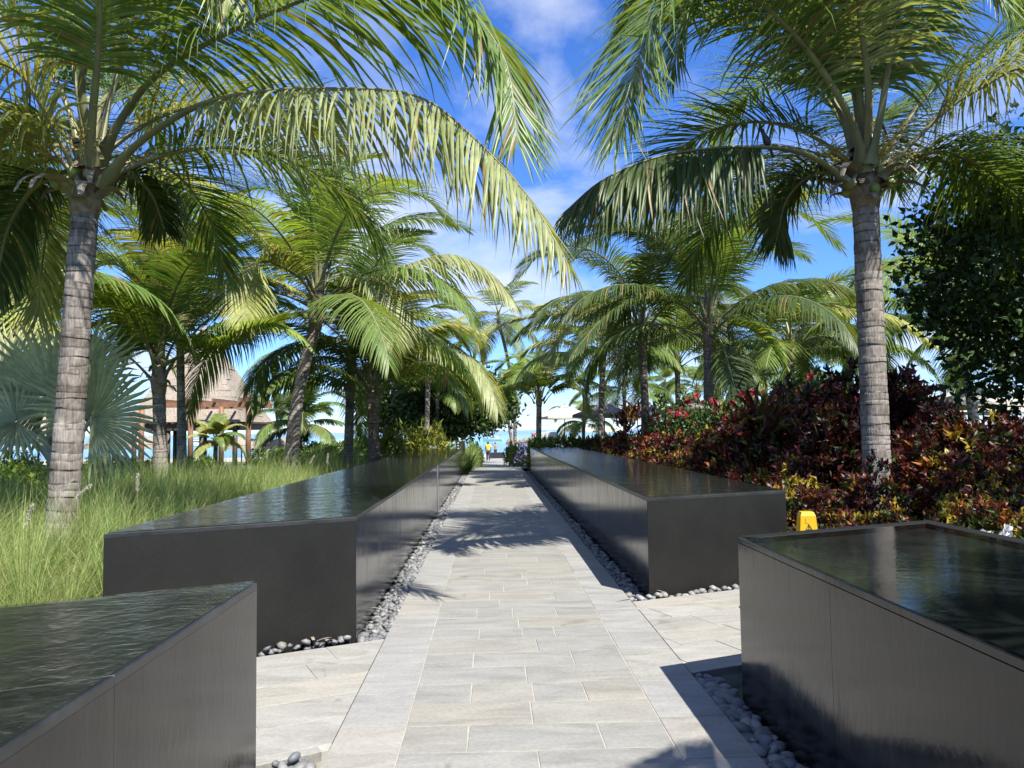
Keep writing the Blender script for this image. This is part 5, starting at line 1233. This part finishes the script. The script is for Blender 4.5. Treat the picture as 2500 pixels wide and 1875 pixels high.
# ------------------------------------------------------------------ boats on the sea
def boat(label, xp, Y, L, rz, fly=True):
    x = px(xp, 1060, Y)[0]; o = thing('motor_boat', label, 'boat', (x, Y, -2.5), 'white boats moored off the beach', rz); n = 9; V, Fs = [], []
    for i in range(n):
        t = i/(n-1); w = L*.16*(1-max(0, (t-.35)/.65)**2.2)+.02; zk = -.35+.25*max(0, t-.6); zd = L*.105+L*.05*t*t; xx = -L/2+L*t+(.08*L*0)
        for yy, zz in ((-w, zd), (-w*.82, .15), (0, zk), (w*.82, .15), (w, zd)): V.append((xx+(zz/zd)*L*.04*t, yy, zz))
    for i in range(n-1):
        for k in range(4): Fs.append((i*5+k, i*5+k+1, i*5+k+6, i*5+k+5))
        Fs.append((i*5+4, i*5, i*5+5, i*5+9))
    Fs.append((0, 1, 2, 3, 4)[::-1]); MB().raw(V, Fs).build('hull', M['white'], o)
    d = L*.12; cab = MB(); ca, cb = -L*.30, L*.20; hw_ = L*.115
    cab.raw([(ca, -hw_, d), (cb, -hw_*.8, d), (cb, hw_*.8, d), (ca, hw_, d), (ca+.1*L, -hw_*.85, d+L*.11), (cb-.13*L, -hw_*.7, d+L*.11), (cb-.13*L, hw_*.7, d+L*.11), (ca+.1*L, hw_*.85, d+L*.11)], [(0, 1, 5, 4), (1, 2, 6, 5), (2, 3, 7, 6), (3, 0, 4, 7), (4, 5, 6, 7)]); cab.build('cabin', M['white'], o)
    for sd in (-1, 1): MB().box((-.03*L, sd*hw_*.9, d+L*.062), (L*.26, hw_*.22, L*.035)).build('window', M['glass_dark'], o)
    if fly:
        MB().box((-.07*L, 0, d+L*.19), (L*.22, hw_*1.5, L*.015)).build('hard_top', M['white'], o)
        for a in ((-.16, -1), (-.16, 1), (.03, -1), (.03, 1)): MB().tube([(a[0]*L, a[1]*hw_*.6, d+L*.1), (a[0]*L, a[1]*hw_*.6, d+L*.185)], L*.004, 5).build('support', M['steel'], o)
    MB().tube([(-.08*L, 0, d+L*.1), (-.10*L, 0, d+L*.42)], L*.004, 5).build('mast', M['steel'], o)
for lab, xp, Y, L, rz, fl in (('white motor boat moored left of the pavilion columns', 292, 250, 9, .2, True), ('white sport boat seen between the pavilion columns', 482, 270, 9, .3, True), ('white boat with raised bow beside the last pavilion column', 585, 260, 9, 2.7, True),
        ('white motor boat under the sea grape crown', 1090, 280, 11, .1, True), ('white cruiser behind the two thin trunks under the sea grape', 1120, 330, 12, 3.0, True), ('small white boat in the open turquoise water', 1203, 300, 8, 2.9, False),
        ('white boat beyond the white board', 1345, 310, 11, .15, True), ('white boat on the water left of the silver fan palm', 45, 240, 9, .0, True), ('white cruiser far behind the leaning palm', 805, 290, 10, .1, True)):
    boat(lab, xp, Y, L, rz, fl)

# bird on the frond of the croton palm
bp = px(1872, 352, 9.02); bd_ = thing('bird', 'black long-tailed bird perched on a palm frond', 'bird', bp+np.array([0, 0, -.02]), rz=R(15))
V = ICO_V*np.array([.045, .045, .085]); V[:, 0] += -V[:, 2]*.35; mb = MB().tube(spline([(.03, 0, .0), (0, 0, .06), (-.03, 0, .12), (-.05, 0, .165), (-.062, 0, .20)], 12), [.018, .036, .045, .047, .044, .040, .034, .028, .026, .027, .024, .012], 10); mb.build('body', M['feather'], bd_, smooth=True)
MB().tube([(-.06, 0, .192), (-.105, 0, .198)], [.010, .001], 6).build('beak', M['feather'], bd_)
MB().raw([(.02, -.012, .03), (.02, .012, .03), (.085, .03, -.14), (.085, -.03, -.14), (.03, -.012, .025), (.03, .012, .025), (.092, .03, -.14), (.092, -.03, -.14)], [(0, 1, 2, 3), (7, 6, 5, 4), (0, 3, 7, 4), (1, 5, 6, 2), (2, 6, 7, 3)]).build('tail', M['feather'], bd_)
for sd in (-1, 1): MB().tube([(-.005, sd*.015, .03), (-.01, sd*.018, -.015)], .003, 4).build('leg', M['feather'], bd_)

# dry leaf scraps caught by the pebbles
for i, (x, yy, a, L) in enumerate(((-1.36, 5.99, .5, .30), (-1.22, 6.04, 2.6, .22), (1.66, 7.40, 1.2, .22), (1.32, 7.28, 2.2, .24), (-.93, 6.9, 1.3, .25), (1.36, 4.4, 2.0, .22))):
    fb = MB(); flap(fb, (0, 0, 0), 0, L, .014, 1.5); me_v = [(p[0], p[1], p[2]*.25) for p in fb.v]; fb.v = me_v
    o = fb.build('dry_leaf', M['dry_sheath'], None, loc=(x, yy, .03), rot=(0, 0, a)); tag(o, 'dry brown palm leaf scrap lying on the pebbles', 'leaf', 'dry leaf scraps on the pebbles')
